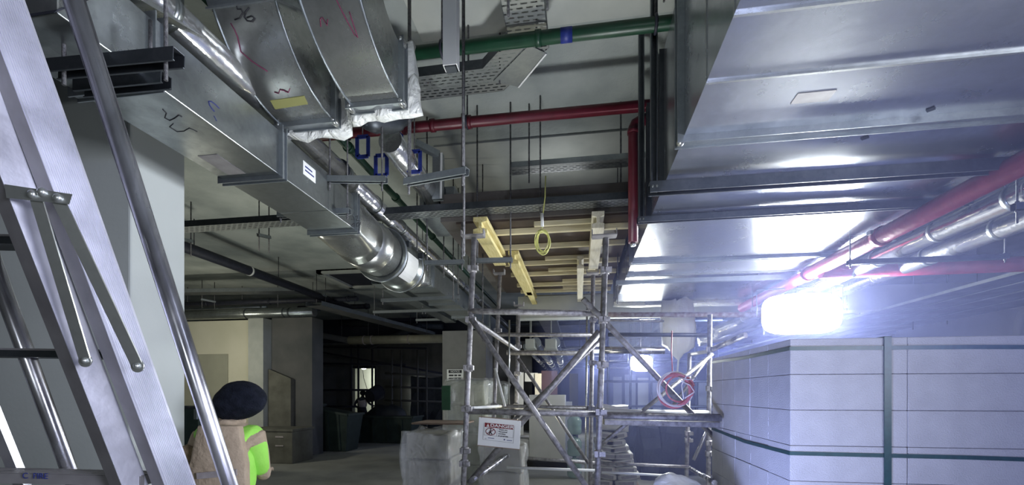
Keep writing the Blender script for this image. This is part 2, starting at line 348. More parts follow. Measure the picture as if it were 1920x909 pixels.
flange(2.47, .075, .035); flange(3.02, .05, .03, 'steelD'); flange(3.56, .05, .03, 'steelD'); flange(4.72, .05, .03); flange(6.90, .05, .03, 'galvN')
MB().box2((.98, 2.17, DZ0-.0022), (1.14, 2.245, DZ0-.0005)).build('paper_label', 'aluD', duct, label='dull grey paper label stuck under the duct')
for i, (x, y) in enumerate(((1.66, 2.385), (1.50, 2.60))):
    MB().hexa([(x-.022, y, DZ0-.004), (x, y-.022, DZ0-.004), (x+.022, y, DZ0-.004), (x, y+.022, DZ0-.004)], [(x-.02, y, DZ0-.0005), (x, y-.02, DZ0-.0005), (x+.02, y, DZ0-.0005), (x, y+.02, DZ0-.0005)]).build('diamond_washer', 'steelD', duct)
# white tape / film closing the far end
wt = MB(); wt.box2((DX0-.03, 6.86, DZ0-.05), (DX1+.02, 7.02, DZ0+.02)); wt.subd(5); wt.jitter(.05, 5); wt.smooth(); wt.build('end_film', 'film2', duct)
# film bundle hanging from the duct's far end
def lathe_bag(profile, center, name, mm, amp, label, cat, seed=1, ez=(1, 1), cuts=26):
    m = MB(); rings = []
    for z, r in profile:
        rings.append([m.bm.verts.new(V(center[0]+ez[0]*r*math.cos(2*math.pi*j/cuts)*(1+.18*math.sin(j*5.1+z*6)), center[1]+ez[1]*r*math.sin(2*math.pi*j/cuts)*(1+.18*math.cos(j*3.7+z*4)), z)) for j in range(cuts)])
    for A, B in zip(rings, rings[1:]):
        for j in range(cuts): m.bm.faces.new((A[j], A[(j+1) % cuts], B[(j+1) % cuts], B[j]))
    m.bm.faces.new(rings[0]); m.bm.faces.new(rings[-1][::-1]); m.jitter(amp, 8, seed); m.smooth()
    return tag(m.build(name, mm), label, cat)
ct = onY(1272, 600, 6.75)
lathe_bag([(2.96, .20), (2.8, .21), (2.6, .24), (2.45, .22), (2.32, .2), (2.25, .13), (2.2, .06), (2.1, .02), (1.95, .012)], (ct.x, 6.75), 'hanging_plastic_sheet', 'film3', .06, 'white plastic sheet hanging knotted from the far end of the wide duct', 'plastic sheet', 3)

# hangers of the wide duct
def rods(m, p, zt, r=.006): m.tube(p, (p[0], p[1], zt), r, 8)
def trapeze(pl, pr, zt, label, group=None, rod_r=.006, low=.08, mm='steel', inset=.02, cw=.041, flip=False, zbl=None):
    pl, pr = Vector(pl), Vector(pr); d = (pr-pl).normalized(); t = thing('trapeze_hanger', label, 'pipe hanger', (pl+pr)/2, group)
    pf = cprof(cw, cw) if not flip else [(x, -y) for x, y in cprof(cw, cw)][::-1]
    MB().ext(pf, pl, pr).build('channel', mm, t)
    for p in (pl+d*inset, pr-d*inset):
        MB().tube((p.x, p.y, p.z-(zbl or low)), (p.x, p.y, zt), rod_r, 8).build('threaded_rod', 'rod', t)
        for z_ in (-cw/2-.012, cw/2+.001): MB().tube((p.x, p.y, p.z+z_), (p.x, p.y, p.z+z_+.011), .011, 6).build('nut', 'rod', t)
    return t
def strut_hanger(xl, xr, y, z, zt, label, mm='steelD', w=.055):
    t = thing('strut_hanger', label, 'duct hanger', ((xl+xr)/2, y, z))
    MB().ext(cprof(w, w), (xl, y, z), (xr, y, z)).build('channel', mm, t, bevel=.002)
    for x in (xl+.03, xr-.03):
        MB().ext(cprof(), (x, y, z-.02), (x, y, zt), up=V(0, 1, 0)).build('upright', mm, t)
    b = MB()
    for x in (xl+.03, xr-.03):
        for k in (-1, 1): b.tube((x+k*.012, y-w/2-.008, z), (x+k*.012, y-w/2+.002, z), .007, 6)
    b.build('bolt', 'galvN', t); return t
strut_hanger(.44, 2.68, 2.90, 2.935, ZC, 'dark strut hanger with uprights crossing under the wide duct, nearest', 'steelD', .07)
strut_hanger(.44, 2.66, 3.47, 2.955, ZC, 'dark strut hanger under the wide duct, bolted ends, next to the red pipe', 'steelD', .045)
trapeze((.44, 5.42, 2.955), (2.70, 5.42, 2.955), ZC, 'long galvanised channel hanger near the far end of the wide duct', low=.25, cw=.05)
trapeze((.46, 2.62, 3.95), (.80, 2.62, 3.95), ZC, 'short hanger on the upper left edge of the wide duct')

# ================================================================== MAIN DUCT, LEFT
LX0, LX1, LZ0, LZ1 = -2.20, -1.81, 2.98, 3.25
ld = thing('rectangular_duct', 'long galvanised rectangular duct at left with blue marker scrawl and round damper section', 'duct', (-2, 3, LZ0))
for a, b in ((1.30, 1.66), (1.664, 2.478), (2.482, 3.0), (3.004, 3.40)):
    MB().box2((LX0, a, LZ0), (LX1, b, LZ1)).build('duct_section', 'galvL', ld, bevel=.004)
ru = onX(176, 0, LX1); rk = V(0, ru.y-1.30, ru.z-LZ0)*1.9; hh_ = .30
MB().hexa([(LX0, 1.298, LZ0), (LX1, 1.298, LZ0), (LX1, 1.298, LZ1), (LX0, 1.298, LZ1)], [(LX0, 1.298+rk.y, LZ0+rk.z), (LX1, 1.298+rk.y, LZ0+rk.z), (LX1, 1.298+rk.y+.40, LZ0+rk.z+.12), (LX0, 1.298+rk.y+.40, LZ0+rk.z+.12)]).build('riser_section', 'galvN', ld)
MB().hexa([(LX0-.01, 1.285, LZ0-.012), (LX1+.004, 1.285, LZ0-.012), (LX1+.004, 1.298, LZ0+.012), (LX0-.01, 1.298, LZ0+.012)], [(LX0-.01, 1.285+rk.y, LZ0+rk.z-.012), (LX1+.004, 1.285+rk.y, LZ0+rk.z-.012), (LX1+.004, 1.30+rk.y, LZ0+rk.z+.012), (LX0-.01, 1.30+rk.y, LZ0+rk.z+.012)]).build('dark_heel_plate', 'navy', ld, label='black plate for the dark reflection on the rising duct heel')  # dark reflection on the riser heel put into colour as a black plate
def lflange(y, zz0=LZ0, zz1=LZ1, x0=LX0, x1=LX1, d=.028):
    m = MB()
    for dy in (-.022, .016):
        m.box2((x0-d, y+dy, zz0-d), (x1+d, y+dy+.006, zz0)); m.box2((x0-d, y+dy, zz1), (x1+d, y+dy+.006, zz1+d)); m.box2((x0-d, y+dy, zz0), (x0, y+dy+.006, zz1)); m.box2((x1, y+dy, zz0), (x1+d, y+dy+.006, zz1))
    m.box2((x0-d*.6, y-.02, zz0-d*.6), (x1+d*.6, y+.02, zz0)); m.box2((x1, y-.02, zz0), (x1+d*.6, y+.02, zz1))
    return m.build('flange', 'steel', ld)
for y in (1.66, 2.48, 3.40): lflange(y)
# square to round transition, round damper, round to square
def loft(m, secs):
    rings = [[m.bm.verts.new(Vector(p)) for p in s] for s in secs]; n = len(rings[0])
    for A, B in zip(rings, rings[1:]):
        for j in range(n):
            f = m.bm.faces.new((A[j], A[(j+1) % n], B[(j+1) % n], B[j])); f.smooth = True
    m.bm.faces.new(rings[0][::-1]); m.bm.faces.new(rings[-1]); return m
def sq(y, x0, x1, z0, z1, n=32):
    out = []
    for j in range(n):
        a = 2*math.pi*j/n; c, s = math.cos(a), math.sin(a); k = 1/max(abs(c), abs(s)); out.append(((x0+x1)/2+c*k*(x1-x0)/2, y, (z0+z1)/2+s*k*(z1-z0)/2))
    return out
def rd(y, cx, cz, r, n=32): return [(cx+r*math.cos(2*math.pi*j/n), y, cz+r*math.sin(2*math.pi*j/n)) for j in range(n)]
CX, CZ, RR = -2.0, 3.06, .235
o = loft(MB(), [sq(3.40, LX0, LX1, LZ0, LZ1)]+[[tuple(Vector(a)*(1-t)+Vector(b)*t) for a, b in zip(sq(3.40+.42*t, LX0, LX1, LZ0, LZ1), rd(3.40+.42*t, CX, CZ, RR))] for t in (.25, .5, .75, 1)]).build('transition_piece', 'galvN', ld)
loft(MB(), [rd(3.82, CX, CZ, RR), rd(4.0, CX, CZ, RR), rd(4.02, CX, CZ, RR+.012), rd(4.06, CX, CZ, RR+.012), rd(4.08, CX, CZ, RR), rd(4.25, CX, CZ, RR)]).build('round_collar', 'galvN', ld)
dm = loft(MB(), [rd(4.27, CX, CZ, RR+.035), rd(4.31, CX, CZ, RR+.035), rd(4.32, CX, CZ, RR+.02), rd(4.74, CX, CZ, RR+.02), rd(4.75, CX, CZ, RR+.035), rd(4.79, CX, CZ, RR+.035)]).build('round_damper', 'galvL', ld)
for y in (4.29, 4.77): MB().ring((CX, y, CZ), (0, 1, 0), RR+.03, .018).build('clamp_band', 'steel', dm)
for y in (4.33, 4.72): MB().box((CX+RR+.03, y, CZ+.10), (.05, .05, .06)).build('clamp_lug', 'steelD', dm)
a0 = math.radians(10); mm_ = MB()
pts = [(CX+(RR+.0225)*math.cos(a0-k*.16), CZ+(RR+.0225)*math.sin(a0-k*.16)) for k in range(8)]
for (x0, z0), (x1, z1) in zip(pts, pts[1:]): mm_.hexa([(x0, 4.36, z0), (x0, 4.66, z0), (x1, 4.66, z1), (x1, 4.36, z1)], [(x0+.002, 4.36, z0-.001), (x0+.002, 4.66, z0-.001), (x1+.002, 4.66, z1-.001), (x1+.002, 4.36, z1-.001)])
mm_.build('data_label', 'white', dm, label='large pale paper label round the damper')
loft(MB(), [rd(4.79, CX, CZ, RR), rd(4.95, CX, CZ, RR-.01)]).build('round_collar', 'galvN', ld)
loft(MB(), [[tuple(Vector(a)*(1-t)+Vector(b)*t) for a, b in zip(rd(4.95+.33*t, CX, CZ, RR-.01), sq(4.95+.33*t, LX0, LX1, LZ0, LZ1))] for t in (0, .25, .5, .75, 1)]).build('transition_piece', 'galvN', ld)
lflange(5.30)
for a, b in ((5.32, 6.4), (6.404, 7.6), (7.604, 8.9), (8.904, 11.0), (11.004, 14)):
    MB().box2((LX0, a, LZ0), (LX1, b, LZ1)).build('duct_section', 'galvL', ld)
for y in (6.4, 7.6, 8.9): lflange(y)
MB().box2((LX1-.001, 2.70, 3.10), (LX1+.0015, 2.84, 3.19)).build('paper_sticker', 'white', ld, label='small white paper sticker')
MB().box2((LX1+.0016, 2.72, 3.13), (LX1+.0022, 2.82, 3.14)).box2((LX1+.0016, 2.72, 3.155), (LX1+.0022, 2.80, 3.165)).build('sticker_print', 'inkb', ld)
def stroke(pts, r, m, parent, name='handwriting'): return MB().path(pts, r, 6).build(name, m, parent)
def s2(pl, sc=1): return pl
# blue marker scrawl on the duct side, black scribble beneath
def on_side(pix, X=LX1+.001): return [onX(u, v, X) for u, v in pix]
stroke(on_side([(411, 203), (404, 196), (396, 190), (391, 190), (393, 197), (397, 203), (402, 209)]), .003, 'inkb', ld)
stroke(on_side([(401, 217), (404, 222), (406, 227)]), .002, 'inkb', ld)
def under(pix, Z): return [onZ(u, v, Z) for u, v in pix]
stroke(under([(305, 205), (312, 212), (309, 221), (318, 226), (327, 222), (335, 216), (341, 219)], LZ0-.001), .0025, 'ink', ld)
stroke(under([(325, 232), (318, 238), (332, 247), (345, 246), (355, 240), (370, 247)], LZ0-.001), .002, 'ink', ld)
# A2 scribbles on the transition
for pix in ([(661, 404), (664, 412), (659, 411)], [(667, 406), (671, 404), (670, 409), (668, 413), (674, 414)], [(660, 421), (664, 418), (664, 424), (659, 424), (660, 421)], [(668, 420), (672, 417), (672, 424), (668, 424), (668, 420)], [(676, 416), (672, 432)]):
    stroke([onX(u, v, -1.775) for u, v in pix], .0022, 'ink', ld)
MB().box2((LX0+.08, 2.2, LZ0-.002), (LX0+.2, 2.42, LZ0-.0005)).build('torn_label', 'aluD', ld)

# hangers of the left duct
GH = 'channel hangers under the long left duct'
h = thing('strut_hanger', 'heavy dark double channel hanger across the near end of the left duct', 'duct hanger', (-2, 1.4, 2.9))
a = onY(96, 130, 1.42); b = onY(336, 108, 1.42)
MB().ext(cprof(.05, .05), a, b).build('channel', 'steelD', h, bevel=.002)
a2 = onY(148, 166, 1.60); b2 = onY(312, 150, 1.60); MB().ext(cprof(.05, .05), a2, b2).build('channel', 'steelD', h)
q = onY(311, 105, 1.42); MB().tube((q.x, q.y, q.z-.09), (q.x, q.y, ZC), .007, 8).build('threaded_rod', 'rod', h)
q = onY(282, 75, 1.56); MB().tube((q.x, q.y, q.z-.1), (q.x, q.y, q.z+.08), .007, 8).build('threaded_rod', 'rod', h)
q = onY(120, 130, 1.42); MB().tube((q.x, q.y, q.z-.06), (q.x, q.y, ZC), .007, 8).build('threaded_rod', 'rod', h)
for k, (ul, vl, ur, vr, Y, lab) in enumerate(((522, 403, 656, 396, 3.12, 'channel hanger under the left duct just before the round damper'), (715, 563, 862, 557, 5.75, 'channel hanger under the left duct just past the damper'), (790, 582, 885, 579, 6.9, 'second channel hanger past the damper under the left duct'), (700, 585, 800, 582, 7.4, 'thin channel hanger beside the pillar head'), (780, 600, 880, 597, 8.5, 'third channel hanger past the damper, before the sign pillar'))):
    trapeze(onY(ul, vl, Y), onY(ur, vr, Y), ZC, lab, low=.06)

t = thing('black_insulated_duct', 'black insulated duct overhead at upper left, above the near column side', 'duct', (-2.8, 1.2, 3.32))
MB().box2((-3.5, .3, 3.33), (-2.22, 1.95, 3.9)).build('wrapped_body', 'navy', t, bevel=.02); MB().beam((-2.22, .3, 3.33), (-2.22, 1.95, 3.33), .012, .012).build('foil_seam', 'steel', t)
for y in (.6, 1.7): MB().tube((-2.5, y, 3.9), (-2.5, y, ZC), .008, 8).build('threaded_rod', 'rod', t)
# ================================================================== BRANCH DUCTS (flanged elbows, film-wrapped ends)
def branch(x0, x1, ye, zb, hgt, R, th, straight, label, scr):
    t = thing('branch_duct', label, 'duct', ((x0+x1)/2, ye, zb)); th = math.radians(th)
    def P(s, inner):
        """point in the YZ plane; s in arc angle, inner 0 heel (bottom) 1 throat (top)"""
        r = R-inner*hgt+ (.0)
        return ye-.08-r*math.sin(s), zb+R-r*math.cos(s)
    R = max(R, hgt+.08)
    secs = []
    for k in range(13):
        s = th*k/12; yb, z_b = P(s, 0); yt, zt_ = P(s, 1); secs.append([(x0, yb, z_b), (x1, yb, z_b), (x1, yt, zt_), (x0, yt, zt_)])
    m = MB(); rings = [[m.bm.verts.new(Vector(p)) for p in s] for s in [[(x0, ye, zb), (x1, ye, zb), (x1, ye, zb+hgt), (x0, ye, zb+hgt)]]+secs]
    for A, B in zip(rings, rings[1:]):
        for j in range(4):
            f = m.bm.faces.new((A[j], A[(j+1) % 4], B[(j+1) % 4], B[j])); f.smooth = True
    for j in range(4):
        for A, B in zip(rings, rings[1:]):
            e = m.bm.edges.get((A[j], B[j])); e.smooth = False
    m.bm.faces.new(rings[0][::-1]); m.bm.faces.new(rings[-1]); m.build('elbow', 'galvN', t)
    # rolled edges along the elbow heel
    for x in (x0, x1): MB().path([(x, y, z) for y, z in [(ye, zb)]+[P(th*k/12, 0) for k in range(13)]], .007, 6).build('rolled_edge', 'steel', t)
    d = V(0, -math.cos(th), math.sin(th)); yb, z_b = P(th, 0); yt, zt_ = P(th, 1)
    B0 = V((x0+x1)/2, (yb+yt)/2, (z_b+zt_)/2); n = V(0, math.sin(th), math.cos(th))
    w = x1-x0
    MB().beam(B0+d*.06, B0+d*(.06+straight), w, hgt, up=n).build('straight_section', 'galvN', t, bevel=.003)
    m = MB()
    for q in (0, .05): m.beam(B0+d*q, B0+d*(q+.008), w+.05, hgt+.05, up=n)
    m.beam(B0+d*.0, B0+d*.055, w+.03, hgt+.03, up=n); m.build('joint_flange', 'steel', t)
    m = MB(); e = .03
    for dy in (-.07, -.005):
        m.box2((x0-e, ye+dy, zb-e), (x1+e, ye+dy+.007, zb)); m.box2((x0-e, ye+dy, zb+hgt), (x1+e, ye+dy+.007, zb+hgt+e)); m.box2((x0-e, ye+dy, zb), (x0, ye+dy+.007, zb+hgt)); m.box2((x1, ye+dy, zb), (x1+e, ye+dy+.007, zb+hgt))
    m.box2((x0, ye-.065, zb-.018), (x1, ye-.002, zb)); m.box2((x1, ye-.065, zb), (x1+.018, ye-.002, zb+hgt)); fl = m.build('end_flange', 'steel', t)
    for x in (x0-.01, x1+.01):
        for z in (zb-.012, zb+hgt+.012): MB().ball((x, ye-.035, z), (.022, .045, .022), 10, 6).build('corner_clip', 'galvN', fl)
    # torn film over the open end
    m = MB(); m.box2((x0-.05, ye+.004, zb-.055), (x1+.075, ye+.05, zb+hgt+.05)); m.subd(7); m.jitter(.045, 9, x0*7); m.smooth(); m.build('torn_film', 'film2', t)
    return t, P, th, B0, d, n
b1, P1f, th1, B01, d1, n1 = branch(-1.85, -1.50, 2.58, 3.33, .33, .56, 60, .9, "galvanised branch duct elbow with black handwritten 56, above the left duct", 0)
b2_, P2f, th2, B02, d2, n2 = branch(-1.33, -1.03, 2.50, 3.35, .33, .66, 60, .9, "galvanised branch duct elbow with pink marks and torn film, beside the one numbered 56", 0)
# handwriting 56 on the underside of the straight piece
def plane_hit(u, v, p, n):
    r = Vector(ray(u, v)); o = V(0, 0, H); t = (p-o).dot(n)/r.dot(n); return o+r*t
pp = B01-n1*(.165+.002)
stroke([plane_hit(u, v, pp, n1) for u, v in [(455, 2), (443, 6), (445, 17), (452, 17), (455, 24), (449, 34), (440, 37)]], .0035, 'ink', b1, 'handwritten_number')
stroke([plane_hit(u, v, pp, n1) for u, v in [(467, 14), (460, 22), (458, 32), (463, 39), (472, 40), (477, 34), (471, 30), (463, 33)]], .0035, 'ink', b1, 'handwritten_number')
def heel(Pf, th, X, s): y, z = Pf(th*s, 0); return V(X, y, z-.003)
stroke([heel(P1f, th1, -1.78+.01*math.sin(k), .9-.05*k) for k in range(5)]+[heel(P1f, th1, -1.75+.02*k, .62-.03*k) for k in range(4)], .0026, 'inkp', b1, 'pink_mark')
stroke([heel(P1f, th1, -1.72+.02*k, .35-.02*math.sin(k*2)) for k in range(6)], .0026, 'inkp', b1, 'pink_mark')
MB().hexa([heel(P1f, th1, -1.79, .17), heel(P1f, th1, -1.57, .19), heel(P1f, th1, -1.56, .28), heel(P1f, th1, -1.78, .27)], [heel(P1f, th1, -1.79, .17)+V(0, 0, .003), heel(P1f, th1, -1.57, .19)+V(0, 0, .003), heel(P1f, th1, -1.56, .28)+V(0, 0, .003), heel(P1f, th1, -1.78, .27)+V(0, 0, .003)]).build('yellow_mark', 'inky', b1)
stroke([heel(P2f, th2, -1.16+.012*k, .80-.07*k) for k in range(5)]+[heel(P2f, th2, -1.10, .5+.05*k) for k in range(4)], .0026, 'inkp', b2_, 'pink_mark')
stroke([heel(P2f, th2, -1.27+.012*k, .62-.03*math.cos(k*2)) for k in range(5)], .0026, 'inkp', b2_, 'pink_mark')

# ================================================================== PIPES
def pipe(p0, p1, r, mm, name, label, cat='pipe', rings=(), rmat='steel', rr=1.08, n=20, group=None, hang=True):
    t = thing(name, label, cat, (Vector(p0)+Vector(p1))/2, group); MB().tube(p0, p1, r, n).build('pipe_run', mm, t)
    p0, p1 = Vector(p0), Vector(p1); d = (p1-p0).normalized()
    for q in rings:
        c = p0+(p1-p0)*q; MB().tube(c-d*.02, c+d*.02, r*rr, n).build('joint_band', rmat, t)
    if hang and (p0.y+p1.y)/2 > 8.5:
        for q in (.2, .8):
            c = p0+(p1-p0)*q; MB().tube(c+V(0, 0, r*.9), (c.x, c.y, ZC if c.y < 15.5 or c.x > -.9 else ZC-.9), .008, 6).build('hanging_rod', 'rod', t)
    return t
# clad pipe behind the left duct
zc = 3.42; pa = onZ(350, 40, zc); pb = onZ(640, 325, zc)
XP = (pa.x+pb.x)/2-.03
pipe((XP, .9, zc), (XP, 3.45, zc), .085, 'clad', 'clad_pipe', 'polished clad pipe running between the left duct and branch ducts', rings=(.35, .7, .97), rmat='galvL')
pipe((XP, 3.5, zc), (XP, 12, zc), .075, 'clad', 'clad_pipe', 'long polished clad pipe shining behind the round damper', rings=(.05, .12, .2, .3, .42, .55), rmat='galvL')
MB().ring((XP, 3.30, zc), (0, 1, 0), .090, .012).build('x', 'black', None)
bpy.data.objects['x'].name = 'pipe_clamp'; tag(bpy.data.objects['pipe_clamp'], 'black rubber lined clamp round the clad pipe near the branch ducts', 'pipe clamp')
# dark curved flexible duct beneath second branch, silver stub with blue clamps
fc = [onY(668, 200, 2.95), onY(700, 224, 3.0), onY(735, 226, 3.1), onY(768, 196, 3.15)]
t = thing('flexible_connector', 'dark ribbed flexible connector curving behind the torn film', 'flexible duct', fc[0])
pts = []
for k in range(25):
    s = k/24*3; i = min(int(s), 2); f_ = s-i; pts.append(fc[i].lerp(fc[i+1], f_))
MB().path(pts, .085, 20, rs=[.085+.006*(k % 2) for k in range(25)]).build('ribbed_sleeve', 'steelD', t)
z3 = 3.60; sa_, sb_ = onZ(705, 240, z3), onZ(800, 345, z3)
X3 = (sa_.x+sb_.x)/2
pipe((X3, 3.25, z3), (X3, 4.35, z3), .095, 'clad', 'clad_pipe', 'short bright clad pipe with blue clamps above the red pipe', rings=(.93,), rmat='steelD')
t = thing('fan_coil_box', 'dark grey box at the end of the short clad pipe', 'duct box', (X3, 4.5, 3.5)); MB().box2((X3-.17, 4.35, 3.45), (X3+.20, 4.95, 3.74)).build('casing', 'steel', t, bevel=.006); MB().box2((X3-.10, 4.28, 3.49), (X3+.11, 4.349, 3.71)).build('spigot', 'steelD', t)
for i, (u, v) in enumerate(((680, 275), (715, 310), (742, 272), (777, 303))):
    c = onY(u, v, 3.55); t = thing('blue_clamp', ('blue pipe clamp, leftmost behind the red pipe', 'blue pipe clamp, second from the left, framed open', 'blue pipe clamp at the clad pipe mouth', 'blue pipe clamp at right of the short clad pipe')[i], 'pipe clamp', c)
    m = MB(); w_, h_ = .05, .085
    for a_, b_ in (((-w_, -h_), (w_, -h_)), ((w_, -h_), (w_, h_)), ((w_, h_), (-w_, h_)), ((-w_, h_), (-w_, -h_))): m.beam(c+V(a_[0], 0, a_[1]), c+V(b_[0], 0, b_[1]), .03, .012, up=V(0, 1, 0))
    m.build('bracket', 'blue', t); MB().tube(c+V(0, 0, h_), (c.x, c.y, ZC), .006, 8).build('threaded_rod', 'rod', t)
# green lengthwise pipe left, green and red cross pipes
zg = 3.78; ga, gb = onZ(640, 265, zg), onZ(800, 430, zg); XG = (ga.x+gb.x)/2
t = pipe((XG, .8, zg), (XG, 12, zg), .034, 'dgreen', 'green_pipe', 'dark green pipe running lengthwise above the clad pipe', rings=(.25, .34, .45), rmat='dgreen', rr=1.35)
zr = 3.94
t = pipe((-2.0, 2.86, zr), (3.2, 2.86, zr), .041, 'green', 'green_pipe', 'bright green pipe crossing the ceiling towards the wide duct', rings=(.335,), rmat='green', rr=1.15)
MB().tube((.115-.23, 2.86, zr), (-.04, 2.86, zr), .0425, 20).build('blue_band', 'blue', t)
t = pipe((-7.5, 3.66, zr), (3.2, 3.66, zr), .043, 'red', 'fire_pipe', 'dark red pipe crossing the ceiling behind the branch ducts', rings=(.56, .585, .615), rmat='red', rr=1.22)
# red drop beside the wide duct
q = onY(1187, 455, 3.78); t = thing('sprinkler_drop', 'dark red elbow pipe dropping beside the wide duct', 'pipe', q); q2 = V(q.x, 3.78, 3.90)
MB().path([V(q2.x+.35, 3.78, 3.90), V(q2.x+.1, 3.78, 3.90), V(q2.x+.05, 3.78, 3.895), V(q2.x+.015, 3.78, 3.875), V(q2.x, 3.78, 3.84), V(q2.x, 3.78, 3.79), V(q2.x, 3.78, q.z)], .040, 16).build('pipe_run', 'red', t)
MB().tube(V(q2.x+.1, 3.78, 3.90), V(q2.x+.06, 3.78, 3.90), .047, 16).tube(V(q2.x, 3.78, 3.83), V(q2.x, 3.78, 3.79), .047, 16).build('elbow_socket', 'red', t)
MB().tube(V(q2.x, 3.78, q.z-.03), V(q2.x, 3.78, q.z), .022, 12).build('end_plug', 'galvN', t)
# right side pipe rack
RXP = 2.40
t = pipe((RXP, .6, 2.90), (RXP, 7.0, 2.90), .066, 'redB', 'fire_pipe', 'bright red main pipe beside the wide duct, lit by the floodlight', rings=(), n=28)
for y in (3.95, 5.1): 
    MB().tube((RXP, y-.03, 2.9), (RXP, y+.03, 2.9), .078, 24).build('grooved_coupling', 'redB', t); MB().box((RXP-.08, y, 2.93), (.03, .05, .03)).box((RXP+.08, y, 2.87), (.03, .05, .03)).build('coupling_bolt', 'galvN', t)
pipe((RXP, 4.85, 2.86), (8.55, 4.85, 2.86), .072, 'redB', 'fire_pipe', 'bright red pipe branching away to the right wall', rings=(.045,), rmat='galvN', n=24)
for X_, r_, lab in ((2.72, .078, 'silver clad pipe next to the red main, blown out by lamp glare'), (3.13, .082, 'outer silver clad pipe on the right pipe rack')):
    pipe((X_, .9, 2.88), (X_, 9.5, 2.88), r_, 'clad', 'clad_pipe', lab, rings=(.18, .27, .34, .42, .5, .58, .68, .8), rmat='galvL', rr=1.05, n=28)
trapeze((2.3, 4.22, 2.77), (3.5, 4.22, 2.77), ZC, 'cross channel carrying the clad pipes on the right rack', mm='steelD', low=.05)
trapeze((2.6, 3.1, 2.77), (3.45, 3.1, 2.77), ZC, 'near cross channel under the clad pipes, right edge', mm='steelD', low=.10)
trapeze((2.3, 6.4, 2.77), (3.5, 6.4, 2.77), ZC, 'far cross channel under the clad pipes, behind the floodlight', mm='steel', low=.05)
# elbows of clad pipe further down
t = thing('clad_pipe_elbow', 'silver clad elbow pipes seen under the far end of the wide duct', 'pipe', (2.2, 8, 2.6))
MB().path([onY(1340, 625, 8.2), onY(1400, 598, 8.2), onY(1450, 585, 8.2), onY(1480, 600, 8.4)], .11, 16).build('pipe_run', 'clad', t)
MB().path([onY(1310, 640, 8.6), onY(1370, 628, 8.6), onY(1440, 600, 8.6)], .09, 16).build('pipe_run', 'clad', t)
# cable trays on the right, towards the wall
def tray(pts, w, hh, mm, name, label, cat='cable tray', side='steel', group=None):
    t = thing(name, label, cat, pts[0], group)
    for a, b in zip(pts, pts[1:]):
        a, b = Vector(a), Vector(b); MB().beam(a, b, w, .002).build('tray_base', mm, t)
        d, s, u = basis(b-a); m = MB()
        for k in (-1, 1): m.beam(a+s*k*w/2+UP*hh/2, b+s*k*w/2+UP*hh/2, .002, hh); m.beam(a+s*k*(w/2-.008)+UP*hh, b+s*k*(w/2-.008)+UP*hh, .016, .002)
        m.build('side_rail', side, t)
    return t
for i, (X_, w, lab) in enumerate(((4.58, .34, 'cable tray by the right wall, nearest the clad pipes'), (4.98, .38, 'second cable tray from the clad pipes at right'), (5.42, .4, 'third cable tray from the clad pipes at right'), (5.90, .44, 'outermost cable tray nearest the right wall'))):
    t = tray([(X_, 3.0, 2.85), (X_, 18, 2.85)], w, .035, 'steelD', 'cable_tray', lab)
    m = MB()
    for k in range(5): m.tube((X_-w*.35+k*w*.17, 3.0, 2.875), (X_-w*.35+k*w*.17, 18, 2.875), .016, 8)
    m.build('cable_run', 'navy', t)
# pipe loop on the right wall, thin drops
q = onX(1908, 600, 8.5); t = thing('wall_pipe_loop', 'pale curved pipe loop fixed on the right wall', 'pipe', q)
MB().path([q+V(-.15, -.5+.2*math.cos(a)*1.6, -.2+.45*math.sin(a)) for a in [math.pi*k/10 for k in range(-2, 13)]], .07, 12).build('pipe_run', 'wallR', t)
MB().box2((q.x-.25, q.y-.6, 2.5), (q.x-.05, q.y-.5, 3.3)).build('bracket', 'steelD', t)
for u, vb in ((1712, 618), (1776, 608)):
    q = onY(u, vb, 8.5); tag(MB().tube(q, (q.x, q.y, ZC), .008, 8).build('threaded_rod', 'rod'), 'single threaded rod hanging before the right wall, %s' % ('left one' if u < 1740 else 'right one'), 'threaded rod')

# pipes and trays of the left bay
zt_ = 3.36
tray([(-8.5, 4.10, zt_), (.50, 4.10, zt_)], .16, .06, 'perfD', 'cable_tray', 'perforated cable tray crossing in front of the timber deck', side='steelD')
a = onZ(300, 449, 3.9); b = onZ(575, 545, 3.9); Xn = (a.x+b.x)/2
t = pipe((Xn, 3.8, 3.9), (Xn, 11.0, 3.9), .085, 'navy', 'insulated_pipe', 'black insulated pipe running lengthwise in the left bay', rings=(.5,), rmat='white')
for y in (4.6, 6.2, 8.2): MB().tube((Xn, y, 3.9), (Xn, y, ZC), .008, 8).build('threaded_rod', 'rod', t)
for (ul, ur, vv, Y, r, lab, mm) in ((278, 670, 573, 10.2, .06, 'black insulated pipe crossing the left bay above the cream wall', 'navy'), (560, 692, 578, 11.5, .07, 'short black pipe pair crossing near the dark column', 'navy'), (278, 500, 582, 10.3, .03, 'thin grey conduit just above the silver duct at left', 'steel')):
    p0 = onY(ul, vv, Y); p1 = onY(ur, vv, Y); p1.z = p0.z; pipe(p0, p1, r, mm, 'insulated_pipe', lab, rings=(.3, .6, .96), rmat=mm, rr=1.2)
p0 = onY(262, 594, 9.9); p1 = onY(590, 592, 9.9); p1.z = p0.z
pipe(p0, p1, .115, 'galvL', 'silver_round_duct', 'silver round duct running along the top of the cream wall', 'duct', rings=(.63, .84, .87), rmat='steelD', rr=1.05)
q = onY(520, 590, 9.77)
tray([onY(262, 552, 8.8), onY(560, 548, 8.8)], .3, .08, 'steelD', 'cable_tray', 'dark cable tray crossing above the silver round duct')
tray([(-6.1, 6.0+3.5, 3.66), (-5.2, 15.0, 3.66)], .45, .1, 'dconc', 'cable_tray', 'grey tray running away beside the dark column')
tray([onZ(712, 532, 3.05), onZ(845, 605, 3.05)], .22, .06, 'galvL', 'cable_tray', 'bright edged cable tray below and left of the damper')
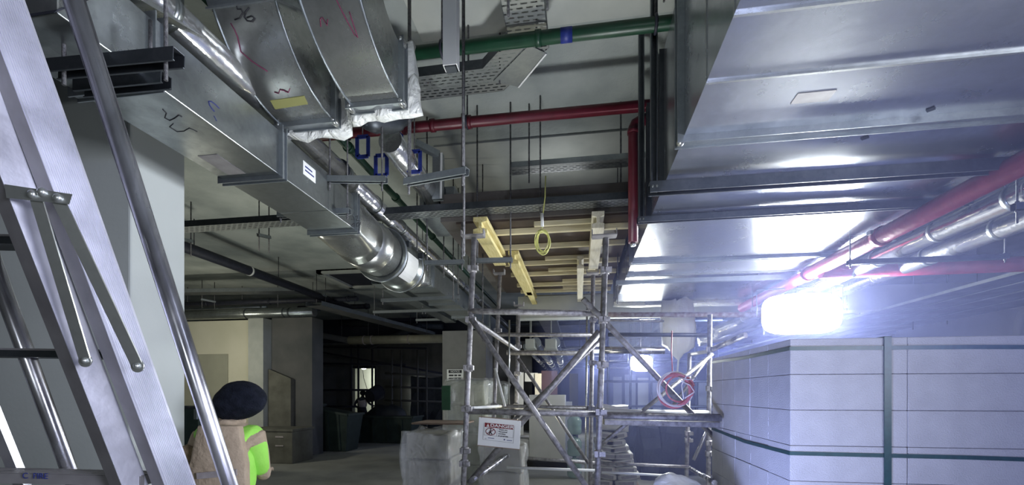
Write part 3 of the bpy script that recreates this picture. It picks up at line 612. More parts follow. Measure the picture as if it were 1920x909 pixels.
# rods with channel pieces left bay
for i, (u0, v0, v1, Y) in enumerate(((334, 392, 470, 5.2), (360, 402, 478, 5.2), (486, 382, 460, 5.2), (505, 390, 470, 5.2))):
    pass
for i, (ua, ub, v, Y, lab) in enumerate(((334, 360, 447, 5.4, 'small hanger on the crossing tray, nearest the column'), (484, 506, 440, 5.4, 'small hanger on the crossing tray, nearest the duct'), (377, 404, 561, 9.6, 'small hanger above the silver round duct'), (592, 612, 550, 9.5, 'small hanger in the left bay beside the ceiling hatch'))):
    trapeze(onY(ua, v, Y), onY(ub, v+5, Y+.25), ZC, lab, low=.22, rod_r=.008)
hz = ZC-.03; a = onZ(657, 500, hz); b = onZ(716, 540, hz)
t = thing('ceiling_hatch', 'square framed dark hatch in the ceiling left of the damper', 'hatch', a)
mx0, mx1, my0, my1 = -6.15, -4.6, 9.6, 11.8
m = MB()
a = onZ(657, 538, hz); b = onZ(716, 503, hz)
for (x0, y0, x1, y1) in ((a.x, b.y, a.x+.12, a.y), (b.x-.0, b.y, b.x+.12, a.y), (a.x, a.y-.12, b.x, a.y), (a.x, b.y, b.x, b.y+.12)):
    if abs(x1-x0) > .02 and abs(y1-y0) > .02: m.box2((x0, y0, hz-.05), (x1, y1, ZC-.001))
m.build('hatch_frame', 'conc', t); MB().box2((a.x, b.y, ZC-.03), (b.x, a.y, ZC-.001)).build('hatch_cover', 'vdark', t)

# free hangers in the middle of the hall
trapeze(onY(610, 336, 3.0), onY(725, 337, 3.0), ZC, 'level channel hanger in front of the short clad pipe', inset=.035, rod_r=.007)
trapeze(onY(760, 342, 2.75), onY(876, 321, 2.58), ZC, 'skewed channel hanger left of the timber deck', inset=.03, rod_r=.008)
trapeze(onY(797, 493, 4.25), onY(870, 491, 4.25), ZC, 'small channel hanger beside the left scaffold post', rod_r=.008)
trapeze(onY(891, 489, 4.15), onY(961, 487, 4.15), ZC, 'small channel hanger in front of the yellow timber beam', rod_r=.008)
trapeze(onY(1035, 240, 0.1+3.3)+V(0, 0, 0), onY(1036, 240, 3.3)+V(.08, 0, 0), ZC, 'tiny hanger near the red pipe') if False else None
# single rods
for i, (u, vt, vb, Y, lab) in enumerate(((769, 0, 330, 2.75, 'long threaded rod just right of the second branch duct'), (870, 0, 480, 2.7, 'long threaded rod crossing the green and red pipes'), (878, 55, 132, 3.2, 'short rod behind the hanging trunking'), (992, 240, 343, 4.2, 'threaded rod ending at the upper perforated tray'), (1164, 255, 375, 4.3, 'thin rod near the red drop pipe'), (1013, 340, 400, 4.1, 'dark rod above the yellow cord coil'), (850, 420, 560, 5.4, 'thin rod left of the left scaffold post'), (832, 395, 520, 5.0, 'thin rod beside the clad pipe, past the damper'), (905, 430, 640, 5.2, 'thin rod behind the first yellow beam'), (782, 380, 470, 4.6, 'thin rod just above the damper'), (953, 0, 30, 2.3, 'short rod at the top edge left of the near tray'), (1026, 0, 18, 2.3, 'short rod at the top edge right of the near tray'))):
    p = onY(u, vb, Y); zz = ZC
    tag(MB().tube(p, (p.x, p.y, zz), .0075, 8).build('threaded_rod', 'rod'), lab, 'threaded rod')
# clamps on cross pipes
for i, (u, Y, z, lab) in enumerate(((829, 2.86, zr, 'clamp and rod on the green pipe left of the hanging trunking'), (1229, 2.86, zr, 'clamp and rod on the green pipe beside the wide duct'), (876, 3.66, zr, 'clamp and rod on the red pipe in the hall middle'), (652, 3.66, zr, 'clamp and rod on the red pipe below the torn film'))):
    p = onY(u, 200, Y); t = thing('pipe_clamp', lab, 'pipe clamp', (p.x, Y, z)); MB().ring((p.x, Y, z), (1, 0, 0), .048, .010, 20, 6).build('clamp_ring', 'navy', t); MB().tube((p.x, Y, z+.05), (p.x, Y, ZC), .007, 8).build('threaded_rod', 'rod', t)
# uprights beside the wide duct
for i, (u, vb, Y) in enumerate(((1217, 300, 2.9), (1246, 168, 2.6))): pass
# hanging square trunking
c0 = onY(846, 128, 2.42); t = thing('hanging_trunking', 'white square trunking hanging down in front of the green pipe', 'trunking', c0)
MB().ext([(x*1, y) for x, y in [(-.04, -.03), (.04, -.03), (.04, .03), (.036, .03), (.036, -.026), (-.036, -.026), (-.036, .03), (-.04, .03)]], c0, (c0.x, c0.y, ZC), up=V(0, 1, 0)).build('casing', 'white', t)
MB().box((c0.x, c0.y, c0.z+.01), (.06, .05, .04)).build('end_fitting', 'steelD', t)
# near perforated trays at the top
zt2 = 4.02
a = onZ(745, 172, zt2); b = onZ(925, 150, zt2); c = onZ(992, 82, zt2); d = onZ(975, -20, zt2)
t = thing('cable_tray', 'perforated tray with mitred corner hanging under the ceiling near the top', 'cable tray', b)
tw = .13
pts = [(a.x, a.y), (b.x, b.y), (c.x, c.y), (d.x, d.y-.4)]
def offs(P, s):
    out = []
    for i, p in enumerate(P):
        p = Vector(p); da = (Vector(P[i])-Vector(P[i-1])).normalized() if i else None; db = (Vector(P[i+1])-p).normalized() if i < len(P)-1 else None
        dd = ((da or db)+(db or da)).normalized(); nn = Vector((dd.y, -dd.x)); k = 1/max(.5, nn.dot(Vector(((db or da).y, -(db or da).x)))); out.append(p+nn*s*k)
    return out
L_, R_ = offs(pts, -tw), offs(pts, tw)
m = MB()
for i in range(3): m.hexa([(*L_[i], zt2), (*R_[i], zt2), (*R_[i+1], zt2), (*L_[i+1], zt2)], [(*L_[i], zt2+.002), (*R_[i], zt2+.002), (*R_[i+1], zt2+.002), (*L_[i+1], zt2+.002)])
m.build('tray_base', 'perfD', t)
m = MB()
for S in (L_, R_):
    for i in range(3): m.beam((*S[i], zt2+.035), (*S[i+1], zt2+.035), .003, .07)
m.build('side_rail', 'steelD', t)
p0_, p1_ = onZ(972, 163, zt2-.01), onZ(1024, 100, zt2-.01)
m = MB(); m.hexa([p0_, p1_, (c.x+.0, c.y, zt2-.01), (b.x, b.y, zt2-.01)], [p0_+V(0, 0, .003), p1_+V(0, 0, .003), (c.x, c.y, zt2-.007), (b.x, b.y, zt2-.007)]); m.build('gusset_plate', 'steel', t)
MB().beam(p0_, p1_, .012, .012).build('bright_edge', 'white', t)
for q in (pts[0], pts[1], pts[2]): MB().tube((q[0]+.05, q[1], zt2-.03), (q[0]+.05, q[1], ZC), .007, 8).build('threaded_rod', 'rod', t)
# upper mid tray
a = onY(958, 320, 4.3); b = onY(1195, 305, 4.3); zz = (a.z+b.z)/2
tray([(a.x, 4.3, zz), (1.5, 4.3, zz)], .16, .05, 'perf', 'cable_tray', 'short perforated tray piece left of the red drop pipe')
# grey hanging panel
a = onY(778, 268, 3.9); b = onY(822, 290, 4.1); t = thing('sheet_metal_strip', 'grey folded sheet metal strip hanging beside the short clad pipe', 'sheet metal', b)
MB().beam(a, b, .05, .06).build('sloping_strip', 'steel', t); c_ = onY(821, 375, 4.1); MB().beam(b, c_, .05, .10, up=V(1, 0, 0)).build('drop_strip', 'steel', t); MB().beam(b+V(.04, -.03, 0), c_+V(.04, -.03, 0), .006, .02, up=V(1, 0, 0)).build('bright_edge', 'white', t)

# ================================================================== TIMBER DECK
DXL, DXR = -1.05, .50
dk = thing('formwork_deck', 'dark brown plywood formwork panel of the temporary deck', 'formwork', (-.0, 5.8, 3.33))
MB().box2((DXL-.15, 4.25, 3.311), (.51, 7.32, 3.33)).build('plywood_sheet', 'ply', dk); MB().box2((DXL-.3, 4.22, 3.33), (.51, 7.32, 3.60)).build('slab_edge', 'slab', dk)
MB().tube(onY(1007, 386, 4.2), onY(1007, 386, 4.25), .008, 8).tube(onY(1051, 385, 4.2), onY(1051, 385, 4.25), .008, 8).build('tie_hole', 'rubber', dk)
jv = [437, 466, 497, 517, 537, 549, 560]
ords = ['nearest', 'second', 'third', 'fourth', 'fifth', 'sixth', 'farthest']
for i, v in enumerate(jv):
    y = onZ(1000, v, 3.25).y
    xl = -.93 if i else -.85
    tag(MB().box2((xl, y, 3.255), (DXR, y+.045, 3.309)).build('timber_joist', 'joist', bevel=.004), '%s timber joist under the brown plywood deck' % ords[i].capitalize(), 'timber joist', 'joists under the plywood deck')
    if i in (0, 2, 3, 4, 5):
        u = (1003, 0, 1023, 1029, 1055, 1056)[i]; x0 = onY(u, v-8, y-.05).x
        tag(MB().box2((x0, y-.16, 3.262), (x0+.62, y-.12, 3.309)).build('timber_joist', 'joist', bevel=.004), '%s short lapping batten beside a joist, left half of the deck' % ords[i].capitalize(), 'timber batten', 'lapping battens under the plywood deck')
def hbeam(x, y0, y1, z, mm, label, w=.08, h=.19):
    t = 4*[0]; h = .15; z = 3.10; pf = [(-w/2, 0), (w/2, 0), (w/2, .04), (.015, .05), (.015, h-.05), (w/2, h-.04), (w/2, h), (-w/2, h), (-w/2, h-.04), (-.015, h-.05), (-.015, .05), (-w/2, .04)]
    return tag(MB().ext(pf, (x, y0, z), (x, y1, z)).build('timber_beam', mm, bevel=.003), label, 'timber beam')
hbeam(-.89, 3.95, 5.0, 3.062, 'lvl', 'nearest yellow timber beam on the left scaffold post', w=.13)
hbeam(-.73, 4.95, 6.6, 3.062, 'lvl', 'second yellow timber beam, behind the nearest one', w=.12); hbeam(-.72, 6.4, 7.3, 3.062, 'lvl', 'farthest and shortest yellow timber beam')
hbeam(.17, 3.98, 5.3, 3.062, 'pale', 'nearest pale timber beam on the right scaffold post', w=.11); hbeam(.02, 5.25, 7.2, 3.062, 'pale', 'second pale timber beam, behind the right scaffold post')
# yellow cord coil
t = thing('yellow_cord_coil', 'yellow cord hanging in a small coil under the deck', 'cord', onY(1018, 445, 3.95))
MB().path([onY(1023, 330, 3.95), onY(1022, 370, 3.95), onY(1017, 410, 3.95), onY(1016, 428, 3.95)], .006, 6).build('cord_drop', 'cordY', t)
pts = []
for k in range(130):
    a = k/130*2*math.pi*5; rr = 14.5+2.5*math.sin(k*.13); pts.append(onY(1018+rr*math.cos(a)*(.85+.1*math.sin(k*.05)), 453+(rr+6)*math.sin(a)+2*math.sin(k*.3), 3.95+.03*math.sin(k*.21)))
MB().path(pts, .0045, 6).build('cord_loops', 'cordY', t)
MB().path([onY(1010, 436, 3.93), onY(1016, 432, 3.93), onY(1026, 438, 3.93)], .012, 8).build('cord_knot', 'cordY', t)
MB().path([onY(1016, 400, 3.94), onY(1017, 425, 3.94)], .014, 8).build('white_tie', 'white', t)

# ================================================================== SCAFFOLD
sc = thing('scaffold_tower', 'tube scaffold tower with crossing braces in the middle of the hall', 'scaffold', (-.3, 4.6, 0))
def stube(a, b, r=.0242, name='brace', mm='tube', par=None): return MB().tube(a, b, r, 16).build(name, mm, par or sc)
def coupler(p, par=None, s=1): 
    p = Vector(p); MB().tube(p-V(0, 0, .03*s), p+V(0, 0, .03*s), .036*s, 12).box(p+V(.03, -.035, 0), (.05*s, .04*s, .04*s)).box(p+V(-.02, -.035, .0), (.03*s, .03*s, .05*s)).build('coupler', 'tube', par or sc)
def standard(ut, vt, ub, vb, Y, cps=(), mm='tube', floor=True, r=.0242):
    a = onY(ut, vt, Y); b = onY(ub, vb, Y)
    if floor:
        k = a.z/(a.z-b.z); b = a+(b-a)*k; b.z = .0
    o = stube(b+V(0, 0, .012), a, r, 'standard', mm)
    if floor: MB().box((b.x, b.y, .006), (.15, .15, .012)).build('base_plate', 'steel', o)
    for v in cps:
        t = (v-vt)/(vb-vt); p = onY(ut+(ub-ut)*t, v, Y); coupler(p, o)
    return o
def fork(u, v, Y, wid=.13):
    p = onY(u, v, Y); o = MB().box((p.x, p.y, p.z), (wid, .10, .010)).box((p.x-wid/2, p.y, p.z+.025), (.008, .08, .05)).box((p.x+wid/2, p.y, p.z+.025), (.008, .08, .05)).build('fork_head', 'aluD', sc); return p
YF = 3.8; YB = 5.2
standard(889, 446, 869, 909, YF, (505, 600, 690, 766, 844, 868)); fork(887, 443, YF+.05, .2)
standard(1136, 446, 1120, 909, YF-.05, (508, 600, 684, 772, 850)); fork(1133, 443, YF, .2)
standard(937, 516, 921, 900, YB, (620, 760)); fork(936, 513, YB)
standard(972, 578, 966, 890, YB+.8, (650, 700, 760), r=.03); fork(973, 573, YB+.8)
standard(1112, 516, 1107, 895, YB, (600, 680, 765)); fork(1111, 513, YB)
standard(1101, 560, 1098, 890, 5.6, (), r=.012, mm='galvN')
standard(1331, 590, 1328, 900, 5.0, (655, 728, 830, 850)); standard(1293, 662, 1287, 900, 5.6, (812, 825), r=.024)
standard(955, 600, 954, 760, 5.0, (), r=.010, mm='galvN', floor=False)
def seg(u0, v0, u1, v1, Y0, Y1=None, r=.0242, mm='tube', name='brace'):
    return stube(onY(u0, v0, Y0), onY(u1, v1, Y1 if Y1 is not None else Y0), r, name, mm)
seg(884, 598, 1108, 925, YF-.06)                     # main diagonal
seg(1124, 622, 880, 905, YF+.06, YF+.1, .030)             # heavy rising diagonal
seg(1132, 632, 960, 790, YF+.16, YF+.2, .016)
seg(1093, 560, 1352, 833, YF-.12, 4.32, .0242)     # right diagonal
seg(1124, 836, 1335, 664, YF+.35, 4.9, .020)
seg(1332, 656, 1398, 628, 5.0, 4.6, .028, 'tubeG')
seg(1262, 760, 1333, 662, 4.6, 4.9, .016)
seg(972, 672, 1103, 868, YB+.05, None, .020)
seg(928, 690, 947, 762, YB-.1, None, .016, 'white')
seg(1300, 862, 1330, 800, 5.2, None, .02, 'tubeG'); seg(1333, 800, 1352, 750, 5.0, None, .012, 'tubeG')
for args in ((874, 771, 1122, 776, YF, YF, .026, 'tube'), (886, 765, 940, 761, YF, YB, .016, 'white'), (930, 761, 1110, 765, YB, YB, .024, 'tube'), (1118, 780, 1352, 784, YF+.05, YF+.1, .026, 'tube'),
             (1124, 770, 1330, 772, YF+.3, 5.0, .018, 'white'), (1130, 775, 1350, 779, YF+.2, None, .014, 'tube'),
             (878, 583, 1132, 588, YF, None, .026, 'tube'), (925, 627, 1112, 628, YB, None, .024, 'tube'), (950, 661, 1112, 662, YB+.4, None, .03, 'tube'),
             (965, 857, 1120, 868, YB+.4, None, .022, 'tube'), (950, 876, 1118, 882, YF+.6, YF+.6, .014, 'white'), (1130, 868, 1292, 875, 5.2, None, .018, 'tube'), (1128, 885, 1245, 891, 4.5, None, .012, 'white'),
             (885, 900, 975, 838, YF, YB+.4, .024, 'tubeG'), (886, 600, 975, 660, YF, YB+.8, .024, 'tube'), (1140, 590, 1445, 590, 6.2, None, .035, 'rust'), (1140, 600, 1245, 602, 6.0, None, .014, 'tube'),
             (1140, 627, 1330, 628, 5.9, None, .026, 'steelD'), (1132, 656, 1246, 657, 5.8, None, .045, 'tubeG'), (1296, 664, 1330, 658, 5.6, 5.0, .02, 'white'), (1290, 875, 1340, 905, 5.6, 4.0, .024, 'tubeG')):
    seg(*args, name='ledger')
# plank under the right ledger
tag(MB().beam(onY(1130, 790, 4.05), onY(1375, 796, 4.15), .22, .045).build('scaffold_plank', 'tube', bevel=.003), 'dusty grey scaffold plank under the right ledger', 'scaffold plank')
# folded clear sheets stored on the scaffold (behind the wide duct's end)
for i, (v0, v1) in enumerate(((600, 626), (630, 652))):
    a = onY(1142, v0, 6.1); b = onY(1243, v1, 6.1); m = MB()
    for k in range(14):
        x0 = a.x+(b.x-a.x)*k/14; m.box2((x0, 6.1+.02*(k % 2), b.z), (x0+(b.x-a.x)/14, 6.13+.02*(k % 2), a.z))
    tag(m.build('clear_sheet_pack', 'sheetC'), '%s pack of creased clear sheets behind the scaffold' % ('Upper', 'Lower')[i], 'plastic sheet')

# ---- danger board
e = thing('danger_sign', 'white danger board with red header hung from the scaffold ledger', 'sign', onY(936, 812, YF-.06))
P00 = onY(896, 834, YF-.05); P10 = onY(974, 842, YF-.05); P01 = onY(899, 781, YF-.05); P11 = onY(978, 789, YF-.05)
ex = (P10-P00).normalized(); ey = (P01-P00).normalized(); bw = (P10-P00).length; bh = (P01-P00).length; ez = ex.cross(ey).normalized()
def sp(x, y, z=0): return P00+ex*(x*bw)+ey*(y*bh)+ez*z
def plate(x0, y0, x1, y1, z0, z1): return MB().hexa([sp(x0, y0, z0), sp(x1, y0, z0), sp(x1, y1, z0), sp(x0, y1, z0)], [sp(x0, y0, z1), sp(x1, y0, z1), sp(x1, y1, z1), sp(x0, y1, z1)])
plate(0, 0, 1, 1, 0, .012).build('board', 'white', e)
m = plate(-.01, -.02, 1.01, .01, -.001, .014); m.build('bottom_edge', 'wood', e); plate(-.01, .99, 1.01, 1.02, -.001, .014).build('top_edge', 'wood', e)
plate(.145, .665, .835, .815, .0122, .0135).build('red_header', 'signred', e)
m = MB()
def line(x0, y0, x1, y1, w=.0012): m.beam(sp(x0, y0, .013), sp(x1, y1, .013), w, .0015, up=ez)
for s in ((.145, .665, .145, .38), (.45, .665, .45, .38), (.835, .665, .835, .38), (.145, .38, .835, .38), (.12, .22, .85, .20), (.12, .22, .12, .80), (.85, .2, .86, .80)): line(*s)
m.build('ruled_lines', 'ink', e)
text('DANGER', .035, 'white', e, frame_mtx(sp(.56, .74, .014), ex, ey), bold=.0008, sx=1.45)
m = MB().hexa([sp(.19, .685, .0135), sp(.26, .685, .0135), sp(.225, .795, .0135)], [sp(.19, .685, .0145), sp(.26, .685, .0145), sp(.225, .795, .0145)]); m.build('warning_triangle', 'white', e)
text('!', .022, 'signred', e, frame_mtx(sp(.225, .725, .0146), ex, ey))
cc = sp(.297, .52, .0135); MB().path([cc+ex*math.cos(a)*.042+ey*math.sin(a)*.029 for a in [2*math.pi*k/28 for k in range(28)]], .0032, 6, closed=True).path([cc+ex*.030+ey*.020, cc-ex*.030-ey*.020], .003, 6).build('prohibition_ring', 'signred', e)
MB().path([cc+ex*-.012-ey*.022, cc+ey*-.004, cc+ey*.012, cc+ey*.013], .004, 6).path([cc-ey*.004, cc+ex*.014-ey*.022], .004, 6).path([cc+ex*-.014+ey*.0, cc+ey*.009, cc+ex*.016+ey*.006], .003, 6).ball(cc+ey*.021, (.006, .006, .006), 8, 6).build('walking_figure', 'ink', e)
for k, s in enumerate(('These are', 'Personnel', 'working', 'in progress')): text(s, .0165, 'ink', e, frame_mtx(sp(.485, .62-.072*k, .0135), ex, ey), 'small_print', align='LEFT', bold=.0003, sx=1.15)
for k, (x, w) in enumerate(((.24, .15), (.69, .13))): plate(x, .285-.02*k, x+w, .305-.02*k, .0122, .013).build('small_print', 'inkb', e)
plate(.62, .265, .65, .31, .0122, .013).build('crest_mark', 'inkb', e); MB().path([sp(.17, .27, .013), sp(.18, .25, .013), sp(.195, .255, .013), sp(.205, .275, .013)], .0012, 5).build('crest_mark', 'ink', e)
MB().path([sp(.93, .97, .013), sp(.94, 1.05, .0), sp(.95, 1.15, -.02)], .0025, 6).path([sp(.06, .97, .013), sp(.06, 1.1, 0), sp(.06, 1.22, -.02)], .0025, 6).build('tie_wire', 'rod', e)

# ---- red cable coil
t = thing('cable_coil', 'pinkish red and white cable coil hanging on the right scaffold brace', 'cable', onY(1265, 765, 3.78))
for nm, mm, n_, cx, cy, ra, rb, ph in (('red_loops', 'cordR', 5, 1262, 732, 30, 30, 0), ('white_loops', 'cordW', 3, 1264, 731, 31, 31, 1.5), ('red_loops', 'cordR', 2, 1272, 728, 26, 24, .7)):
    pts = []
    for k in range(36*n_):
        a = k/36*2*math.pi; w_ = 1+.10*math.sin(k*.19+ph); pts.append(onY(cx+ra*w_*math.cos(a)+1.5*math.sin(k*.11+ph), cy+rb*w_*math.sin(a), 3.76+.03*math.sin(k*.17+ph)))
    MB().path(pts, .006, 7).build(nm, mm, t)
MB().path([onY(u, v, 3.72) for u, v in ((1284, 746), (1302, 735), (1294, 722), (1280, 716), (1272, 706), (1290, 712), (1303, 708), (1298, 702), (1286, 706), (1278, 722), (1282, 748))], .0055, 7).build('loose_end', 'cordW', t)
MB().path([onY(1260, 620, 3.9), onY(1259, 660, 3.85), onY(1261, 700, 3.77)], .005, 6).build('hanging_lead', 'cordR', t)

# ================================================================== LAMPS
def flood(c, w, h, mm, name, label, power, tgt, col=(.88, .93, 1.0), yaw=0.0):
    t = thing(name, label, 'floodlight', c); c = Vector(c); R = Matrix.Rotation(yaw, 3, 'Z')
    def B(cc, s): return MB().box(c+R @ Vector(cc), s, rz=yaw)
    B((0, .06, 0), (w-.12, .06, h-.1)).build('housing', 'steelD', t, bevel=.008)
    mg = MB().ball((0, 0, 0), (1, 1, 1), 40, 28)  # rounded panel, swollen to take in the lamp's glare
    for v in mg.bm.verts:
        q = v.co; k_ = (abs(q.x)**3.4+abs(q.z)**3.4+abs(q.y)**2.2)**(-1/3.0); q *= k_; v.co = c+R @ V(q.x*w/2, q.y*.06-.03, q.z*h/2)
    mg.build('led_panel', mm, t)
    m = MB()
    for k in range(-3, 4): m.box(c+R @ V(k*w/7, .105, 0), (.006, .04, h*.9), rz=yaw)
    m.build('heat_fin', 'steelD', t)
    MB().path([c+R @ V(-w/2-.035, .04, 0), c+R @ V(-w/2-.035, .04, h/2+.08), c+R @ V(w/2+.035, .04, h/2+.08), c+R @ V(w/2+.035, .04, 0)], .008, 6).build('yoke', 'steelD', t)
    MB().tube(c+V(0, .05, h/2+.08), (c.x, c.y+.05, ZC if c.y < 7.2 and False else 2.925 if c.y < 7 else ZC), .008, 8).build('hanging_rod', 'rod', t)
    l = bpy.data.lights.new(name+'_light', 'AREA'); l.shape = 'RECTANGLE'; l.size = w; l.size_y = h; l.energy = power; l.color = col
    o = bpy.data.objects.new(name+'_light', l); C.objects.link(o); o.parent = t; o.location = R @ V(0, -.13, 0)
    o.rotation_euler = (Vector(tgt)-c).to_track_quat('-Z', 'Y').to_euler(); return t
LA = atd(1500, 589, 5.05)
flood(LA, .80, .46, 'lampG', 'floodlight', 'large blown out floodlight hanging above the block stack', 300, (-.4, 0, 1.9), yaw=-.12)
LB = onY(1202, 681, 8.6); flood(LB, .40, .30, 'lampS', 'floodlight', 'smaller bright floodlight behind the right scaffold post', 60, (0, 2, 2.2), yaw=.1)
for i, (u, v, Y, r, lab) in enumerate(((1087, 666, 9, .05, 'warm glowing bulb behind the heavy brace'), (1110, 728, 9.5, .035, 'small low bulb behind the right scaffold post'), (1832, 566, 9.0, .03, 'tiny bright bulb among the right cable trays'))):
    p = onY(u, v, Y); t = thing('work_bulb', lab, 'bulb', p); MB().ball(p, (r, r, r*1.2), 14, 10).build('glass_bulb', 'lampY', t); MB().tube(p+V(0, 0, r), p+V(0, 0, r+.08), r*.45, 10).build('socket', 'rubber', t); MB().tube(p+V(0, 0, r+.08), (p.x, p.y, ZC), .005, 6).build('lead', 'rubber', t)
p = onY(682, 690, YD+1.6); t = thing('room_lamp', 'round lamp glowing at the top of the distant lit doorway', 'lamp', p); MB().ball(p, (.12, .06, .07), 16, 10).build('lamp_globe', 'lampW', t)
MB().tube(p+V(0, 0, .05), (p.x, p.y, ZC), .012, 6).build('drop_rod', 'rubber', t); MB().path([p+V(-.06, 0, -.02), p+V(0, 0, -.5), p+V(.2, 0, -1.1), p+V(.4, 0, -1.35), p+V(.45, 0, -1.3)], .015, 6).build('lead', 'rubber', t)
p = onY(268, 636, 7.2); t = thing('wall_floodlight', 'glaring lamp half hidden by the ladder at the column edge', 'floodlight', p)
MB().box(p, (.22, .08, .2)).build('led_panel', 'lampG', t, bevel=.01); MB().box(p+V(0, -.07, 0), (.26, .05, .24)).build('housing', 'steelD', t) if False else MB().tube(p+V(0, .04, .1), (p.x, p.y+.04, ZC), .01, 8).build('hanging_rod', 'rod', t)
l = bpy.data.lights.new('wall_flood', 'AREA'); l.size = .3; l.energy = 38; l.color = (1, .96, .76); o = bpy.data.objects.new('wall_flood_light', l); C.objects.link(o); o.parent = t; o.location = (0, .1, 0); o.rotation_euler = (math.radians(80), 0, math.radians(15))

# ================================================================== BLOCK STACK
BX0, BY0, CH = 1.20, 2.75, .2
zb0 = .16
pl = thing('timber_pallet', 'timber pallet under the stack of blocks at right', 'pallet', (2.1, 3.5, 0))
for k in range(3): MB().box2((BX0, BY0+.02+k*.62, 0), (BX0+1.8, BY0+.12+k*.62, .10)).build('bearer', 'wood', pl)
for k in range(8): MB().box2((BX0+.02+k*.235, BY0, .102), (BX0+.16+k*.235, BY0+1.42, .124)).build('deck_board', 'wood', pl)
rows = ['bottom', 'second', 'third', 'fourth', 'fifth', 'sixth', 'seventh', 'eighth', 'top']
pos = {0: 'left corner', 1: 'middle', 2: 'right'}
for k in range(9):
    z = zb0-.035+k*.2035; off = 0
    for i in range(3):
        j = .004*noise.noise(V(i*3.1, k*1.7, 0))
        x0 = BX0+i*.602+ (.0 if k % 2 == 0 else 0)
        tag(MB().box2((x0+j, BY0+j, z), (x0+.6+j, BY0+.298+j, z+.2015)).build('aerated_block', 'block', bevel=.004), 'grey aerated block, %s row, %s of the strapped stack front' % (rows[k], pos[i]), 'block', 'blocks of the strapped stack')
    for r in range(1, 5):
        y0 = BY0+r*.302; j = .006*noise.noise(V(r*2.3, k*1.1, 5)); zt = z+.2015
        tag(MB().box2((BX0+j, y0, z), (BX0+.6+j, y0+.297, zt)).build('aerated_block', 'block', bevel=.004), 'grey aerated block, %s row, %s along the stack\'s left flank' % (rows[k], ('first behind the corner', 'second behind the corner', 'third behind the corner', 'rearmost')[r-1]), 'block', 'blocks of the strapped stack')
ZT = zb0-.035+9*.2035
def strap_h(z0, label, sag=0):
    m = MB(); e_ = .004; pts = [(BX0-e_, BY0+1.50, z0+.02), (BX0-e_, BY0+.7, z0+sag*.5), (BX0-e_, BY0-e_, z0), (BX0+.9, BY0-e_, z0-.005), (BX0+1.81, BY0-e_, z0-.02)]
    for a, b in zip(pts, pts[1:]): m.beam(a, b, .003, .022)
    return tag(m.build('packing_strap', 'strap'), label, 'strap')
strap_h(1.90, 'upper horizontal green strap round the block stack'); strap_h(1.30, 'lower horizontal green strap round the block stack', -.02)
xs = onY(1663, 700, BY0).x
m = MB(); m.box2((xs-.018, BY0-.009, zb0-.03), (xs+.018, BY0-.005, ZT+.003)); m.box2((xs-.018, BY0-.009, ZT+.001), (xs+.018, BY0+1.5, ZT+.004)); tag(m.build('packing_strap', 'strap'), 'vertical green strap down the front of the block stack', 'strap')

# ================================================================== WRAPPED PALLETS etc
def wrapped(name, label, x0, x1, y0, y1, tiers, lo, film_amp=.03, mc='carton', mf='film', seed=1, pal=True, lean=0, cat='pallet load'):
    t = thing(name, label, cat, ((x0+x1)/2, (y0+y1)/2, lo)); z = lo
    if pal:
        MB().box2((x0, y0, z), (x1, y0+.1, z+.1)).box2((x0, y1-.1, z), (x1, y1, z+.1)).box2((x0, y0, z+.1), (x1, y1, z+.13)).build('pallet_base', 'wood', t); z += .13
    zs = z
    for k, hh in enumerate(tiers):
        dx = lean*k+.012*((k*7) % 3-1)
        MB().box2((x0+.03+dx, y0+.03, z), (x1-.03+dx, y1-.03, z+hh-.008)).subd(5).jitter(.030, 3.2, k+seed).build('carton_layer', mc, t, bevel=.02); z += hh
    m = MB(); m.box2((x0-.004, y0-.004, zs), (x1+.004+lean*len(tiers), y1+.004, z+.012)); m.subd(14); m.jitter(film_amp*1.3, 6, seed); m.jitter(.012, 22, seed); m.smooth(); m.build('stretch_wrap', mf, t)
    return t
cpt = atd(845, 812, 4.35)
wrapped('wrapped_pallet', 'film-wrapped white cartons piled high left of the scaffold post', cpt.x-.50, cpt.x, cpt.y, cpt.y+.62, (.28, .27, .30, .26), .0, .035, seed=2)
wrapped('wrapped_pallet', 'second film-wrapped carton pallet just behind the danger sign', cpt.x+.12, cpt.x+.62, cpt.y+.75, cpt.y+1.2, (.3, .3, .3), 0, .035, seed=9)
# loose film skirt around the first pallet
c2 = atd(832, 720, 6.2)
wrapped('wrapped_stack', 'tall greenish wrapped stack under the pillar sign', c2.x, c2.x+.62, c2.y, c2.y+.7, (.5, .45, .4, .35), 0, .04, 'cartonG', 'film', 5)
MB().box2((c2.x-.02, c2.y-.03, 1.40), (c2.x+.10, c2.y+.01, 1.74)).build('x', 'green'); o = bpy.data.objects['x']; o.name = 'green_corner_board'; tag(o, 'green corner board on the wrapped stack under the sign', 'board')
c3 = atd(905, 722, 7.2)
wrapped('wrapped_stack', 'pale green draped stack right beside the sign pillar', c3.x, c3.x+.36, c3.y, c3.y+.5, (.6, .55, .5), 0, .06, 'cartonG', 'film', 8)
a = onY(800, 800, 4.9); b = onY(865, 783, 5.0); tag(MB().box(((a+b)/2), (.6, .5, .02)).build('plywood_offcut', 'wood', bevel=.004), 'brown timber offcut on top of the white carton pallet', 'timber offcut')
